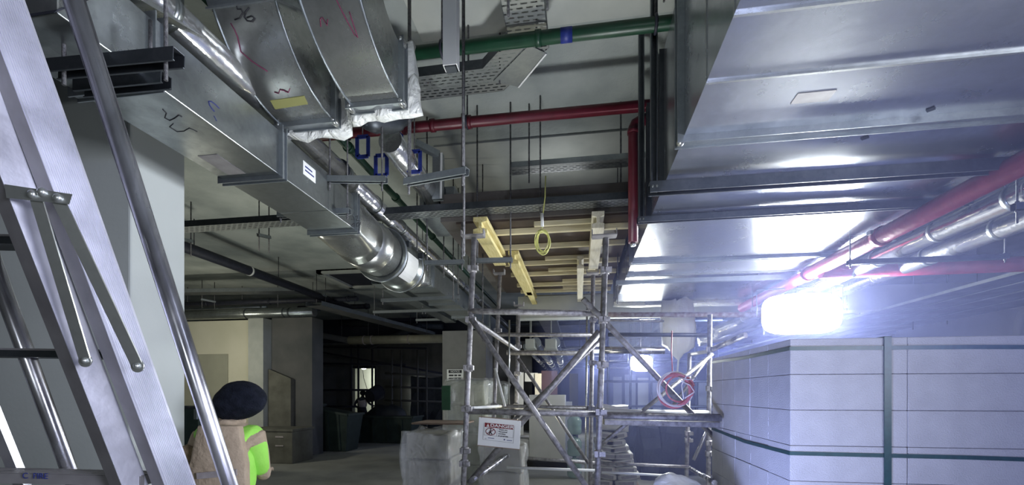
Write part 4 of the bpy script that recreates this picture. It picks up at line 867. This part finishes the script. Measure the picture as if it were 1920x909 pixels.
# white tall cabinet
a = onY(992, 740, 9.6); b = onY(1060, 745, 9.6)
t = thing('white_board_stack', 'tall stack of white boards standing on a dark pallet behind the scaffold', 'board stack', (a.x, 9.6, 0))
MB().box2((a.x, 9.6, .16), (b.x, 10.1, a.z)).build('board_bundle', 'white', t, bevel=.01); MB().box2((a.x-.38, 9.62, .16), (a.x-.005, 10.1, .62)).build('low_bundle', 'white', t, bevel=.01); MB().box2((b.x+.005, 9.7, .16), (b.x+.14, 10.0, a.z-.15)).build('edge_board', 'panelB', t); MB().box2((a.x-.5, 9.5, 0), (b.x+.3, 10.2, .15)).build('pallet_base', 'rubber', t)
a = onY(900, 750, 9.9); b = onY(942, 840, 9.9); MB().box2((a.x, 9.9, .0), (b.x, 10.3, 1.1)).build('x', 'dconc'); o = bpy.data.objects['x']; o.name = 'dark_cabinet'; tag(o, 'dark cabinet left of the white boards', 'cabinet')
# jugs
for i, z in enumerate((.02, .43, .84)):
    p = onY(1077, 800, 8.6); t = thing('water_jug', 'translucent greenish jug, %s of the three stacked' % ('bottom', 'middle', 'top')[i], 'water jug', (p.x, 8.6, z), 'stacked water jugs')
    m = MB(); pr = [(0, .12), (.03, .14), (.1, .14), (.13, .13), (.17, .14), (.27, .14), (.33, .10), (.36, .035), (.40, .03)]; n = 24; rings = [[m.bm.verts.new((p.x+r*math.cos(2*math.pi*j/n), 8.6+r*math.sin(2*math.pi*j/n), z+h_)) for j in range(n)] for h_, r in pr]
    for A, B in zip(rings, rings[1:]):
        for j in range(n): m.bm.faces.new((A[j], A[(j+1) % n], B[(j+1) % n], B[j])).smooth = True
    m.bm.faces.new(rings[0][::-1]); m.bm.faces.new(rings[-1]); m.build('bottle_body', 'jug', t); MB().tube((p.x, 8.6, z+.385), (p.x, 8.6, z+.405), .035, 16).build('cap', 'blue', t)
# cement bags
proto = None; k = 0
def bag_mesh(w, d, hh, seed):
    m = MB(); m.box2((-w/2, -d/2, 0), (w/2, d/2, hh)); m.subd(5)
    for v in m.bm.verts:
        ex_ = (abs(v.co.x)/(w/2))**4; ey_ = (abs(v.co.y)/(d/2))**4; v.co.z = hh/2+(v.co.z-hh/2)*(1-.35*ex_)*(1-.12*ey_); v.co.y *= 1-.08*ex_
    m.jitter(.006, 6, seed); m.smooth(); return m
bxc = onY(1130, 800, 7.6); bx1 = onY(1192, 800, 7.6)
for r in range(8):
    for c in range(2):
        cx = bxc.x+.0+c*.385-(.03*r if c else -.01*r)*(.5 if r < 4 else 1)+.03*((r*5) % 3-1); z = .13+r*.108
        t = thing('cement_bag', 'pale cement bag, %s layer, %s column of the slumping pile' % (('bottom', 'second', 'third', 'fourth', 'fifth', 'sixth', 'seventh', 'top')[r], ('left', 'right')[c]), 'cement bag', (cx, 7.6, z), 'cement bags in the slumping pile')
        m = bag_mesh(.345, .6, .105, r*2+c); ang = (.10 if c == 0 else -.12)*(r % 2)+(-.05 if c else .05)
        bmesh.ops.rotate(m.bm, verts=m.bm.verts[:], cent=(0, 0, .05), matrix=Matrix.Rotation(ang, 3, 'Y')); bmesh.ops.translate(m.bm, verts=m.bm.verts[:], vec=(cx, 7.6, z)); m.build('sack', 'bag', t)
        m = MB(); m.box((0, -.306, .052), (.24, .008, .050)); bmesh.ops.rotate(m.bm, verts=m.bm.verts[:], cent=(0, 0, .05), matrix=Matrix.Rotation(ang, 3, 'Y')); bmesh.ops.translate(m.bm, verts=m.bm.verts[:], vec=(cx, 7.6, z)); m.build('printed_end', 'bagp', t)
tag(MB().box2((bxc.x-.2, 7.3, 0), (bx1.x+.05, 7.9, .12)).build('timber_pallet', 'wood'), 'timber pallet under the cement bags', 'pallet')
tag(MB().box2((bxc.x-.1, 7.45, 1.02), (bx1.x-.12, 7.95, 1.42)).subd(6).jitter(.05, 4, 3).smooth().build('sack_cover', 'bag'), 'grey crumpled cover on top of the cement bags', 'cover')
# white heap bottom right
p = onY(1280, 905, 3.3); m = MB().ball((p.x, 3.35, .45), (.34, .38, .60), 40, 24); m.jitter(.06, 5, 4); m.jitter(.012, 20, 4); tag(m.build('plastic_covered_heap', 'film3'), 'white plastic covered heap in front of the block stack, bottom edge', 'covered heap')

# ================================================================== LEFT DISTANCE
def skip(x0, x1, y0, y1, h, label, mm='dbin', slope=.0):
    t = thing('waste_skip', label, 'skip', ((x0+x1)/2, y0, 0)); b = .12
    MB().hexa([(x0+b, y0+b, 0), (x1-b, y0+b, 0), (x1-b, y1-b, 0), (x0+b, y1-b, 0)], [(x0, y0, h), (x1, y0, h-slope), (x1, y1, h-slope), (x0, y1, h)]).build('body', mm, t, bevel=.02)
    m = MB(); 
    for a_, c_ in (((x0, y0, h), (x1, y0, h-slope)), ((x1, y0, h-slope), (x1, y1, h-slope)), ((x0, y0, h), (x0, y1, h))): m.beam(a_, c_, .07, .06)
    m.build('rim', mm, t)
    for k in range(4): xx = x0+b+(x1-x0-2*b)*(k+.5)/4; MB().beam((xx, y0+b-.02, .05), (xx, y0-.01, h-.08-slope*.5), .06, .04, up=V(0, 1, 0)).build('rib', mm, t)
    return t
p = onY(554, 850, 11.3); q = onY(652, 850, 11.3); skip(p.x, q.x, 11.3, 12.2, 1.28, 'dark green steel skip beside the grey crate', slope=.25)
p = onY(505, 850, 12.4); q = onY(590, 850, 12.6); skip(p.x, q.x, 12.4, 13.2, 1.25, 'dark skip standing behind the grey crate')
p = onY(655, 790, 13.5); q = onY(775, 790, 13.5); skip(p.x, q.x, 13.4, 14.4, .85, 'low dark skip in front of the distant worker')
p = onY(700, 770, 15); m = MB().ball((p.x+.6, 14.75, .72), (.8, .32, .5), 24, 14); m.jitter(.12, 3, 3); tag(m.build('tarpaulin_heap', 'tarp'), 'dark tarpaulin heap lying on the low skip', 'tarpaulin')
p = onY(745, 720, 16); tag(MB().box2((p.x, 17.4, 0), (p.x+1.6, 18.3, 2.25)).subd(4).jitter(.15, 1.5, 2).build('covered_stack', 'tarp'), 'tall dark covered stack left of the sign pillar', 'covered stack')
p = onY(484, 850, 9.3); q = onY(548, 850, 9.3)
t = thing('storage_crate', 'dull grey lidded crate on the floor past the worker', 'crate', (p.x, 9.3, 0)); MB().box2((p.x-.3, 9.3, .0), (q.x, 10.1, .74)).build('body', 'dcrate', t, bevel=.015); MB().box2((p.x-.33, 9.27, .742), (q.x+.03, 10.13, .80)).build('lid', 'dcrate', t, bevel=.01)
MB().box2((q.x-.42, 9.285, .60), (q.x-.22, 9.299, .64)).box2((q.x-.42, 9.285, .40), (q.x-.22, 9.299, .43)).build('latch', 'grey', t)
# skip by the column
p = onY(318, 770, 7.2); q = onY(372, 770, 7.2); t = thing('tool_cabinet', 'black steel cabinet behind the ladder and worker', 'cabinet', (p.x, 7.2, 0)); MB().box2((p.x, 7.2, 0), (q.x, 7.8, p.z+.05)).build('body', 'dbin', t, bevel=.01); MB().box2((p.x, 7.17, p.z+.05), (q.x+.03, 7.83, p.z+.09)).build('lid', 'steelD', t); MB().box2((q.x-.06, 7.16, p.z-.15), (q.x, 7.2, p.z+.04)).build('hasp', 'steel', t)
# distant scaffold frames in the dark hall
ds = thing('dark_scaffold', 'dark scaffold frame before the lit doorway in the distance', 'scaffold', (-8.5, 17.5, 0))
for u in (659, 672, 698, 579): q = onY(u, 700, 17.3); MB().tube((q.x, 17.3, 0), (q.x, 17.3, 4.0 if u > 600 else 3.3), .045, 8).build('standard', 'vdark', ds)
for v, ua, ub in ((731, 579, 705), (762, 560, 668), (681, 582, 760), (650, 582, 800)): a = onY(ua, v, 17.25); b = onY(ub, v+ (3 if v < 700 else 0), 17.25); MB().tube(a, b, .045, 8).build('ledger', 'vdark', ds)
a = onY(600, 660, 17.2); b = onY(830, 700, 17.2); MB().tube(a, b, .04, 8).build('brace', 'vdark', ds)
ds2 = thing('dark_scaffold', 'dark scaffold frame left of the sign pillar in the distance', 'scaffold', (-5.5, 17, 0))
for u in (735, 752, 783, 800): q = onY(u, 700, 16.5); MB().tube((q.x, 16.5, 0), (q.x, 16.5, 3.3), .04, 8).build('standard', 'dconc', ds2)
for v in (700, 725, 750): a = onY(722, v, 16.5); b = onY(834, v+3, 16.5); MB().tube(a, b, .04, 8).build('ledger', 'dconc', ds2)
a = onY(784, 730, 18.9); b = onY(788, 762, 18.9)
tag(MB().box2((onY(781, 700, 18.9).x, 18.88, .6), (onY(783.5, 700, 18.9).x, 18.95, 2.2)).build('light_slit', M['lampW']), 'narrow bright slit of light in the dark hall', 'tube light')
p0 = onY(655, 638, 13.8); p1 = onY(838, 640, 13.8); p1.z = p0.z
pipe(p0, p1, .14, 'tanpipe', 'tan_pipe', 'tan plastic pipe crossing the dark hall left of the pillar', rings=(.16, .24, .62), rmat='grey', rr=1.1)
p0 = onY(545, 618, 14.2); p1 = onY(665, 640, 14.2)
pipe(p0, p1, .10, 'dconc', 'grey_pipe', 'dim sloping pipe joining the tan pipe in the dark hall')
for i, (ua, va, ub, vb, Y) in enumerate(((690, 650, 790, 610, 14.8), (640, 605, 830, 612, 15.2))):
    pipe(onY(ua, va, Y), onY(ub, vb, Y), .10, 'tarp', 'insulated_pipe', ('dim diagonal pipe high in the dark hall', 'dim level pipe high in the dark hall')[i])
# sign on the pillar
e = thing('paper_notice', 'small printed notice taped to the pillar', 'notice', onY(853, 716, 8.99))
P00 = onY(838, 716, 8.985); P11 = onY(869, 692, 8.985)
MB().box2((P00.x, 8.985, P00.z), (P11.x, 8.995, P11.z)).build('sheet', 'white', e)
w = P11.x-P00.x; hh = P11.z-P00.z
MB().box2((P00.x+w*.1, 8.981, P00.z+hh*.70), (P11.x-w*.1, 8.984, P11.z-hh*.06)).build('header_bar', 'ink', e)
text('NOTICE', hh*.2, 'white', e, frame_mtx((P00.x+w*.5, 8.980, P00.z+hh*.82), (1, 0, 0), (0, 0, 1)))
m = MB()
for k in range(2):
    for x0, x1 in ((.12, .40), (.45, .62), (.68, .85)): m.box2((P00.x+w*x0, 8.981, P00.z+hh*(.22+.24*k)), (P00.x+w*x1, 8.984, P00.z+hh*(.34+.24*k)))
m.build('print_block', 'ink', e)

# ================================================================== CENTRE DISTANCE
for i, (u0, v0, u1, v1, w, lab) in enumerate(((1005, 642, 1052, 706, .22, 'leftmost distant tray with bright lamp glints'), (1041, 642, 1060, 706, .22, 'middle distant tray with bright lamp glints'), (985, 650, 1040, 706, .12, 'thin distant conduit left of the bright trays'))):
    a = onZ(u0, v0, 2.84); b = onZ(u1, v1, 2.84); b.y = min(b.y, 31); t = thing('clad_pipe', lab, 'pipe', a); MB().tube(a, b, w/2, 14).build('pipe_run', 'clad', t)
    for k in range(12): c = a.lerp(b, k/12); d = (b-a).normalized(); MB().tube(c-d*.08, c+d*.08, w/2*1.12, 14).build('joint_band', 'steel', t)
for i, (u0, u1, v0, v1, Y) in enumerate(((985, 1002, 635, 652, 8.2), (1022, 1042, 635, 652, 8.3), (983, 1000, 655, 662, 9.2), (1020, 1045, 652, 662, 9.3))):
    a = onY(u0, v0, Y); b = onY(u1, v1, Y); tag(MB().box2((a.x, Y, b.z), (b.x, Y+.5, a.z)).tube(((a.x+b.x)/2, Y+.25, a.z), ((a.x+b.x)/2, Y+.25, ZC), .008, 6).build('service_box', 'conc', bevel=.008), ('upper left', 'upper right', 'lower left', 'lower right')[i]+' pale box under the far services, seen through the scaffold', 'service box')
for i in range(9):
    Y = 10+i*1.9; z = 3.2-.1*(i % 3); p = (-.8, Y, z); pipe((-1.6, Y, z), (7.5, Y, z), .05+.02*(i % 2), ('steelD', 'navy', 'clad')[i % 3], 'service_pipe', '%s cross pipe deep in the hall beyond the scaffold' % ('first', 'second', 'third', 'fourth', 'fifth', 'sixth', 'seventh', 'eighth', 'ninth')[i], n=10)
for i, X_ in enumerate((-.6, .6, 1.9, 3.2, 4.4)):
    tray([(X_, 8.2, 3.05+.12*(i % 2)), (X_, 30, 3.05+.12*(i % 2))], .35, .08, 'steelD', 'cable_tray', ('Leftmost', 'Second', 'Third', 'Fourth', 'Rightmost')[i]+' long dark tray running deep into the hall')
for i, (u0, u1, v0, Y, mm) in enumerate(((1150, 1166, 706, 15, 'panelB'), (1172, 1192, 702, 15.4, 'panelB'), (1196, 1216, 708, 15.2, 'white'), (1222, 1240, 704, 14.8, 'panelB'), (1310, 1338, 715, 14.5, 'panelB'), (1068, 1084, 700, 16, 'dconc'))):
    a = onY(u0, v0, Y); b = onY(u1, v0, Y); t = thing('leaning_board', ('pale', 'blue-grey', 'white', 'slim pale', 'broad pale', 'dark')[i]+' board standing far behind the scaffold, %s' % ('left', 'second', 'third', 'fourth', 'behind right posts', 'left of bulbs')[i], 'board', (a.x, Y, 0)); MB().box2((a.x, Y, 0), (b.x, Y+.06, a.z)).build('face', mm, t, bevel=.01); MB().box2((a.x, Y-.02, 1.0), (b.x, Y, 1.06)).build('batten', 'steelD', t)
for i, (u, Y) in enumerate(((1140, 12.965), (1182, 12.965), (1222, 12.965), (1262, 12.965), (1305, 12.965), (1345, 12.965))):
    q = onY(u, 730, Y); tag(MB().tube((q.x, Y, 0), (q.x, Y, ZC), .035, 8).build('scaffold_post', 'steelD'), 'dark far scaffold post, %s from the left behind the coil' % ('first', 'second', 'third', 'fourth', 'fifth', 'sixth')[i], 'scaffold post', 'far dark scaffold posts')
for i, z in enumerate((1.25, 1.95, 2.5)): a = onY(1120, 730, 12.9); tag(MB().tube((a.x, 12.9, z), (7.5, 12.9, z), .035, 8).build('scaffold_ledger', 'steelD'), '%s dark ledger of the far scaffold' % ('low', 'middle', 'high')[i], 'scaffold ledger', 'far scaffold ledgers')
for i, (u0, u1, v0, Y, mm) in enumerate(((1200, 1235, 800, 8.6, 'tarp'), (1240, 1285, 790, 9.0, 'panelB'), (1290, 1340, 805, 9.3, 'tarp'), (1145, 1200, 775, 10, 'tarp'))):
    a = onY(u0, v0, Y); b = onY(u1, v0, Y); tag(MB().box2((a.x, Y, 0), (b.x, Y+.7, a.z)).subd(4).jitter(.10, 2.5, i).build('covered_pile', 'tarp'), ('narrow', 'middle', 'wide', 'rear')[i]+' dim covered pile behind the scaffold, right of the cement bags', 'covered pile')
struct(MB().box2((2.2, 10.9, 0), (8.6, 11.1, 1.0)).build('wall_low', 'dconc'))

# ================================================================== LADDER
ldr = thing('stepladder', 'scuffed aluminium stepladder close by at the left edge', 'ladder', atd(250, 1400, 1.2)*1.0)
def dd(v): return .86+(v)*.00034
def lp(u, v, off=0): return atd(u, v, dd(v)+off)
def to_floor(a, b, up_ext=.25):
    d = b-a; k = a.z/(a.z-b.z); return a-d*up_ext, a+d*k
def railbox(u0, v0, u1, v1, wide, deep, name, mm, off=0, ang=28, ribs=0):
    a, b = to_floor(lp(u0, v0, off), lp(u1, v1, off)); d, s, u = basis(b-a, FW)
    an = math.radians(ang); Wd = (RT*math.cos(an)+FW*math.sin(an)); Wd = (Wd-d*Wd.dot(d)).normalized(); Td = d.cross(Wd); 
    if Td.dot(FW) < 0: Td = -Td
    pr = [V(0, 0), V(0, 0)]
    m = MB()
    def quad(w0, w1, t0, t1): m.hexa([a+Wd*w0+Td*t0, a+Wd*w1+Td*t0, a+Wd*w1+Td*t1, a+Wd*w0+Td*t1], [b+Wd*w0+Td*t0, b+Wd*w1+Td*t0, b+Wd*w1+Td*t1, b+Wd*w0+Td*t1])
    quad(0, wide, 0, .003); o = m.build(name, mm, ldr)
    m = MB(); quad(0, .003, .003, deep); quad(wide-.003, wide, .003, deep); m.build('flange', 'aluD', o)
    if ribs:
        m = MB()
        for k in range(ribs):
            w = wide*(.08+.84*k/(ribs-1)); quad(w-.0009, w+.0009, -.0022, .0)
        m.build('grip_rib', mm, o)
    return a, b, Wd, Td
A = railbox(-33, 0, 309, 909, .074, .05, 'rail', 'alu', 0, 72, 16)
Bq = railbox(-128, 0, 228, 909, .056, .05, 'rail', 'alu', -.03, 72, 0)
# tubes (rear legs)
a, b = to_floor(lp(139, 0, .05), lp(428, 900, .05)); MB().tube(a, b, .0195, 20).build('rear_leg', 'tubeG', ldr)
d = (b-a).normalized(); s = -RT*.021; MB().tube(a+s+FW*.01, b+s+FW*.01, .006, 8).build('leg_lip', 'tubeG', ldr)
a, b = to_floor(lp(-194, 0, .12), lp(140, 909, .12)); MB().tube(a, b, .0185, 20).build('rear_leg', 'tubeG', ldr)
a, b = to_floor(lp(-330, 0, .10), lp(30, 880, .10)); MB().beam(a, b, .03, .02, up=FW).build('side_brace', 'tubeG', ldr)
# treads
def tread(ul, vl, ur, vr, off, dep, mm1, txt=False, th=.022):
    a = lp(ul, vl, off); b = lp(ur, vr, off); d, s, u = basis(b-a); o = MB().beam(a, b, dep, th, up=UP).build('tread', mm1, ldr)
    m = MB()
    for k in range(4): m.beam(a+s*(-.028+.019*k)+u*(th/2), b+s*(-.028+.019*k)+u*(th/2), .008, .005)
    m.build('tread_groove', 'aluD', o); return a, b, s, u
a, b, s, u = tread(-40, 890, 285, 897, .05, .075, 'aluD', th=.026)
t0 = lp(95, 886, .05); text('C  FIRE', .022, 'inkb', ldr, frame_mtx(t0-FW*.0+s*.0395-u*.002, (b-a), u), 'handwriting')
tread(-40, 662, 212, 666, .10, .06, 'steelD', th=.02)
tread(-40, 455, 110, 458, .12, .06, 'steelD', th=.02)
# hinge plate and links
Pm = [(8, 345), (136, 364), (130, 383), (12, 371)]
def lq(u, v, z): return atd(u, v, z)
dpl = .925
pl_ = MB().hexa([lq(u, v, dpl) for u, v in Pm], [lq(u, v, dpl+.004) for u, v in Pm]).build('hinge_plate', 'zinc', ldr)
m = MB()
for (u, v) in ((60, 364), (78, 360), (108, 371)): m.ball(lq(u, v, dpl-.001), (.0095, .007, .0095), 12, 8)
m.build('rivet', 'zinc', pl_)
for (u0, v0, u1, v1) in ((68, 372, 160, 676), (110, 376, 258, 686)):
    a = lq(u0, v0, .93); b = lq(u1, v1, 1.02); lk = MB().beam(a, b, .026, .003, up=-FW).tube(b-FW*.0015, b+FW*.0015, .0150, 18).build('brace_link', 'zinc', ldr)
    MB().ball(b-FW*.003, (.0075, .006, .0075), 12, 8).tube(b-FW*.001, b+FW*.014, .004, 8).build('pin', 'zinc', lk)

# ================================================================== PEOPLE
def skin_obj(name, verts, edges, mm, parent, sub=2, smoothv=True):
    me = bpy.data.meshes.new(name); root = parent
    while root is not None and root.name not in ORI: root = root.parent
    org = ORI[root.name] if root else V(0, 0, 0)
    me.from_pydata([tuple(Vector(v[0])-org) for v in verts], edges, []); o = bpy.data.objects.new(name, me); C.objects.link(o)
    if parent: o.parent = parent
    bm = bmesh.new(); bm.from_mesh(me); lay = bm.verts.layers.skin.verify(); bm.verts.ensure_lookup_table()
    for i, v in enumerate(bm.verts):
        r = verts[i][1]; r = r if isinstance(r, tuple) else (r, r); v[lay].radius = r; v[lay].use_root = (i == 0)
    bm.to_mesh(me); bm.free()
    sk = o.modifiers.new('skin', 'SKIN'); sk.use_smooth_shade = True; s = o.modifiers.new('sub', 'SUBSURF'); s.levels = sub; s.render_levels = sub; me.materials.append(M[mm]); return o
def person(base, yaw, pose, label, scale=1.0, mats=None, wide=1.0):
    """base on floor; local x = person's right-to-left seen from behind (screen right), y = forward"""
    t = thing('person', label, 'person', base); R = Matrix.Rotation(yaw, 3, 'Z'); B = Vector(base)
    def G(p): return B+R @ V(p[0]*scale*wide, p[1]*scale, p[2]*scale)
    r = lambda v: (v[0]*scale, v[1]*scale) if isinstance(v, tuple) else v*scale
    J = pose; V_, E = [], []
    def add(p, rad, frm=None):
        V_.append((G(p), r(rad)));
        if frm is not None: E.append((frm, len(V_)-1))
        return len(V_)-1
    pel = add((0, 0, .93), (.155, .105)); wa = add((0, 0, 1.08), (.14, .10), pel); ch = add((0, .0, 1.25), (.165, .115), wa); sh = add((0, 0, 1.38), (.14, .09), ch); nk = add((0, .01, 1.47), .058, sh); hd0 = add((0, .02, 1.53), .062, nk)
    hd1 = add((0, .03, 1.60), (.078, .090), hd0); hd2 = add((0, .02, 1.655), (.066, .078), hd1)
    for sgn, arm, leg in ((1, J['armR'], J['legR']), (-1, J['armL'], J['legL'])):
        s0 = add((sgn*.19, 0, 1.37), .066, sh); e = add(arm[0], .047, s0); w = add(arm[1], .033, e); hdir = (Vector(arm[2])).normalized(); pw = Vector(arm[1])
        side = hdir.cross(V(0, 0, 1)); side = side.normalized() if side.length > .1 else V(0, 1, 0)
        pm = add(pw+hdir*.05, (.034, .020), w); pk = add(pw+hdir*.09, (.036, .016), pm)
        for k, (o_, ln) in enumerate(((-.030, .065), (-.010, .078), (.010, .072), (.030, .055))):
            f0 = add(pw+hdir*.105+side*o_, .0095, pk); f1 = add(pw+hdir*(.105+ln*.5)+side*o_*1.05+V(0, 0, -.008), .0085, f0); add(pw+hdir*(.105+ln*.9)+side*o_*1.02+V(0, 0, -.03), .0075, f1)
        th = add(pw+hdir*.045-side*.045*1, .011, pm); add(pw+hdir*.085-side*.062, .009, th)
        hp = add((sgn*.095, 0, .86), .092, pel); kn = add(leg[0], .062, hp); an = add(leg[1], .045, kn); add(Vector(leg[1])+V(0, .12, -.045), .038, an); 
    body = skin_obj('body', V_, E, mats[0], t, 2)
    # ears, nose
    MB().ball(G((0, .115, 1.575)), (.012*scale, .018*scale, .022*scale), 10, 8).ball(G((.078, .02, 1.58)), (.010, .02, .032), 8, 6).ball(G((-.078, .02, 1.58)), (.010, .02, .032), 8, 6).build('face_features', 'skin', t)
    # trousers and boots
    VT, ET = [], []
    def ad2(p, rad, frm=None):
        VT.append((G(p), r(rad)));
        if frm is not None: ET.append((frm, len(VT)-1))
        return len(VT)-1
    p0 = ad2((0, 0, .92), (.165, .115)); ad2((0, 0, 1.02), (.155, .112), p0)
    for sgn, leg in ((1, J['legR']), (-1, J['legL'])): h0 = ad2((sgn*.095, 0, .85), .103, p0); k0 = ad2(leg[0], .074, h0); ad2(Vector(leg[1])+V(0, 0, .03), .062, k0)
    skin_obj('trousers', VT, ET, 'trous', t, 2)
    for leg in (J['legR'], J['legL']):
        a = Vector(leg[1]); c = G((a.x, a.y+.07, .0)); m = MB().ball(c+V(0, 0, .045), (.052*scale, .15*scale, .05*scale), 16, 10, rot=R); m.build('boot', 'rubber', t)
    return t, G, R
w1 = atd(430, 797, 2.72); base1 = V(w1.x, w1.y, 0)
pose1 = dict(armR=((.18, .10, 1.12), (.08, .32, 1.10), (-.3, 1, .1)), armL=((-.30, .02, 1.17), (-.22, .22, 1.30), (.3, 1, .2)), legR=((.10, .03, .49), (.10, -.02, .07)), legL=((-.10, .03, .49), (-.10, -.02, .07)))
pt, G, R = person(base1, .25, pose1, 'worker seen from behind in black head wrap, tan clothes and lime vest', 1.0, ('tan',), wide=.86)
hp = G((.04, .01, 1.595)); rot = Matrix.Rotation(.25, 3, 'Z')
m = MB().ball(hp+V(0, 0, -.002), (.120, .13, .122), 32, 22, rot=rot); 
for v in m.bm.verts:
    l = v.co-hp
    if l.x > .02: v.co.x += .075*(l.x/.12)**1.3; v.co.z += (-.002 if l.z < 0 else .004)
    v.co.z += .012*math.sin(l.x*22)
m.jitter(.008, 12, 2); m.build('head_wrap', 'black', pt)
# scarf collar, lime vest, back panel, tape, fleece sleeve
MB().path([G((.075*math.cos(a), .012+.07*math.sin(a), 1.462+.006*math.sin(3*a))) for a in [2*math.pi*k/24 for k in range(24)]], .020, 8, closed=True).build('collar', 'tan', pt)
skin_obj('vest', [(G((0, -.0, 1.00)), (.178, .128)), (G((0, 0, 1.15)), (.172, .128)), (G((0, 0, 1.28)), (.182, .135)), (G((0, 0, 1.375)), (.165, .105)), (G((.155, 0, 1.385)), .074), (G((.212, .01, 1.33)), .074), (G((-.155, 0, 1.385)), .074), (G((-.212, .01, 1.33)), .074)], [(0, 1), (1, 2), (2, 3), (3, 4), (4, 5), (3, 6), (6, 7)], 'lime', pt)
m = MB(); m.box((0, 0, 0), (.31, .06, .46)); m.subd(5)
for v in m.bm.verts: x, y, z = v.co; v.co = V(x*(1-.28*max(0, z/.23)), y-.02*(1-(x/.135)**2)-.01*(1-(z/.23)**2), z)
bmesh.ops.transform(m.bm, verts=m.bm.verts[:], matrix=Matrix.Translation(G((.01, -.115, 1.225))) @ R.to_4x4()); m.jitter(.007, 7); m.smooth(); bp = m.build('back_panel', 'tan', pt, bevel=.01)
m = MB(); m.box((0, 0, 0), (.215, .012, .035)); bmesh.ops.transform(m.bm, verts=m.bm.verts[:], matrix=Matrix.Translation(G((.03, -.183, 1.18))) @ R.to_4x4() @ Matrix.Rotation(-.08, 4, 'Y')); m.build('reflective_tape', 'grey', bp)
skin_obj('fleece_sleeve', [(G((-.20, -.03, 1.34)), .075), (G((-.275, -.03, 1.22)), .082), (G((-.30, -.02, 1.12)), .085), (G((-.24, .15, 1.24)), .06)], [(0, 1), (1, 2), (2, 3)], 'tanD', pt)
skin_obj('shirt_sleeve', [(G((.16, .0, 1.375)), .074), (G((.185, .01, 1.31)), .066), (G((.18, .05, 1.20)), .060), (G((.17, .09, 1.13)), .056)], [(0, 1), (1, 2), (2, 3)], 'lime', pt)
# distant worker
w2 = onY(680, 740, 15.9); pose2 = dict(armR=((.27, -.05, 1.22), (.42, .02, 1.12), (.6, .3, .2)), armL=((-.33, .03, 1.16), (-.16, .02, 1.02), (1, .2, -.3)), legR=((.14, .04, .49), (.20, .0, .07)), legL=((-.10, .02, .49), (-.13, .0, .07)))
pt2, G2, R2 = person(V(w2.x, 15.9, 0), .1, pose2, 'distant worker in dark clothes and vest, silhouetted by the lit doorway, hand on hip', 1.0, ('trous',))
MB().ball(G2((0, .02, 1.62)), (.11, .13, .10), 20, 12).build('hard_hat', 'black', pt2)
skin_obj('vest', [(G2((0, -.0, 1.02)), (.172, .125)), (G2((0, 0, 1.2)), (.178, .13)), (G2((0, 0, 1.37)), (.15, .10)), (G2((.15, 0, 1.39)), .072), (G2((-.15, 0, 1.39)), .072)], [(0, 1), (1, 2), (2, 3), (2, 4)], 'grey', pt2)
c = onY(700, 740, 15.85); t = thing('carried_bucket', 'round black bucket held by the distant worker', 'bucket', c); m = MB().tube(c+V(-.05, -.2, -.05), c+V(.1, .25, .1), .24, 24, .3); m.build('body', 'vdark', t); MB().ring(c+V(.1, .25, .1), (.15, .45, .15), .29, .02).build('rim', 'vdark', t)

# ================================================================== HAZE VOLUME ADDED TO IMITATE LENS VEIL
hm = bpy.data.materials.new('lens_veil_scatter'); hm.use_nodes = True; nt = hm.node_tree; nt.nodes.clear()
vs = nt.nodes.new('ShaderNodeVolumeScatter'); vs.inputs['Color'].default_value = (.42, .48, 1, 1); vs.inputs['Density'].default_value = .040; vs.inputs['Anisotropy'].default_value = .35
ou = nt.nodes.new('ShaderNodeOutputMaterial'); nt.links.new(vs.outputs[0], ou.inputs['Volume'])
M['haze'] = hm
fp = [(.95, .95), (8.55, .95), (8.55, 30), (-1.1, 30), (-.9, 8.4), (.3, 3.8)]
hz_ = MB().hexa([(x, y, .03) for x, y in fp], [(x, y, ZC-.05) for x, y in fp]).build('lens_veil_haze', 'haze'); hz_['kind'] = 'stuff'; hz_['label'] = 'bluish haze volume imitating lens veil around the floodlight'; hz_['category'] = 'haze'
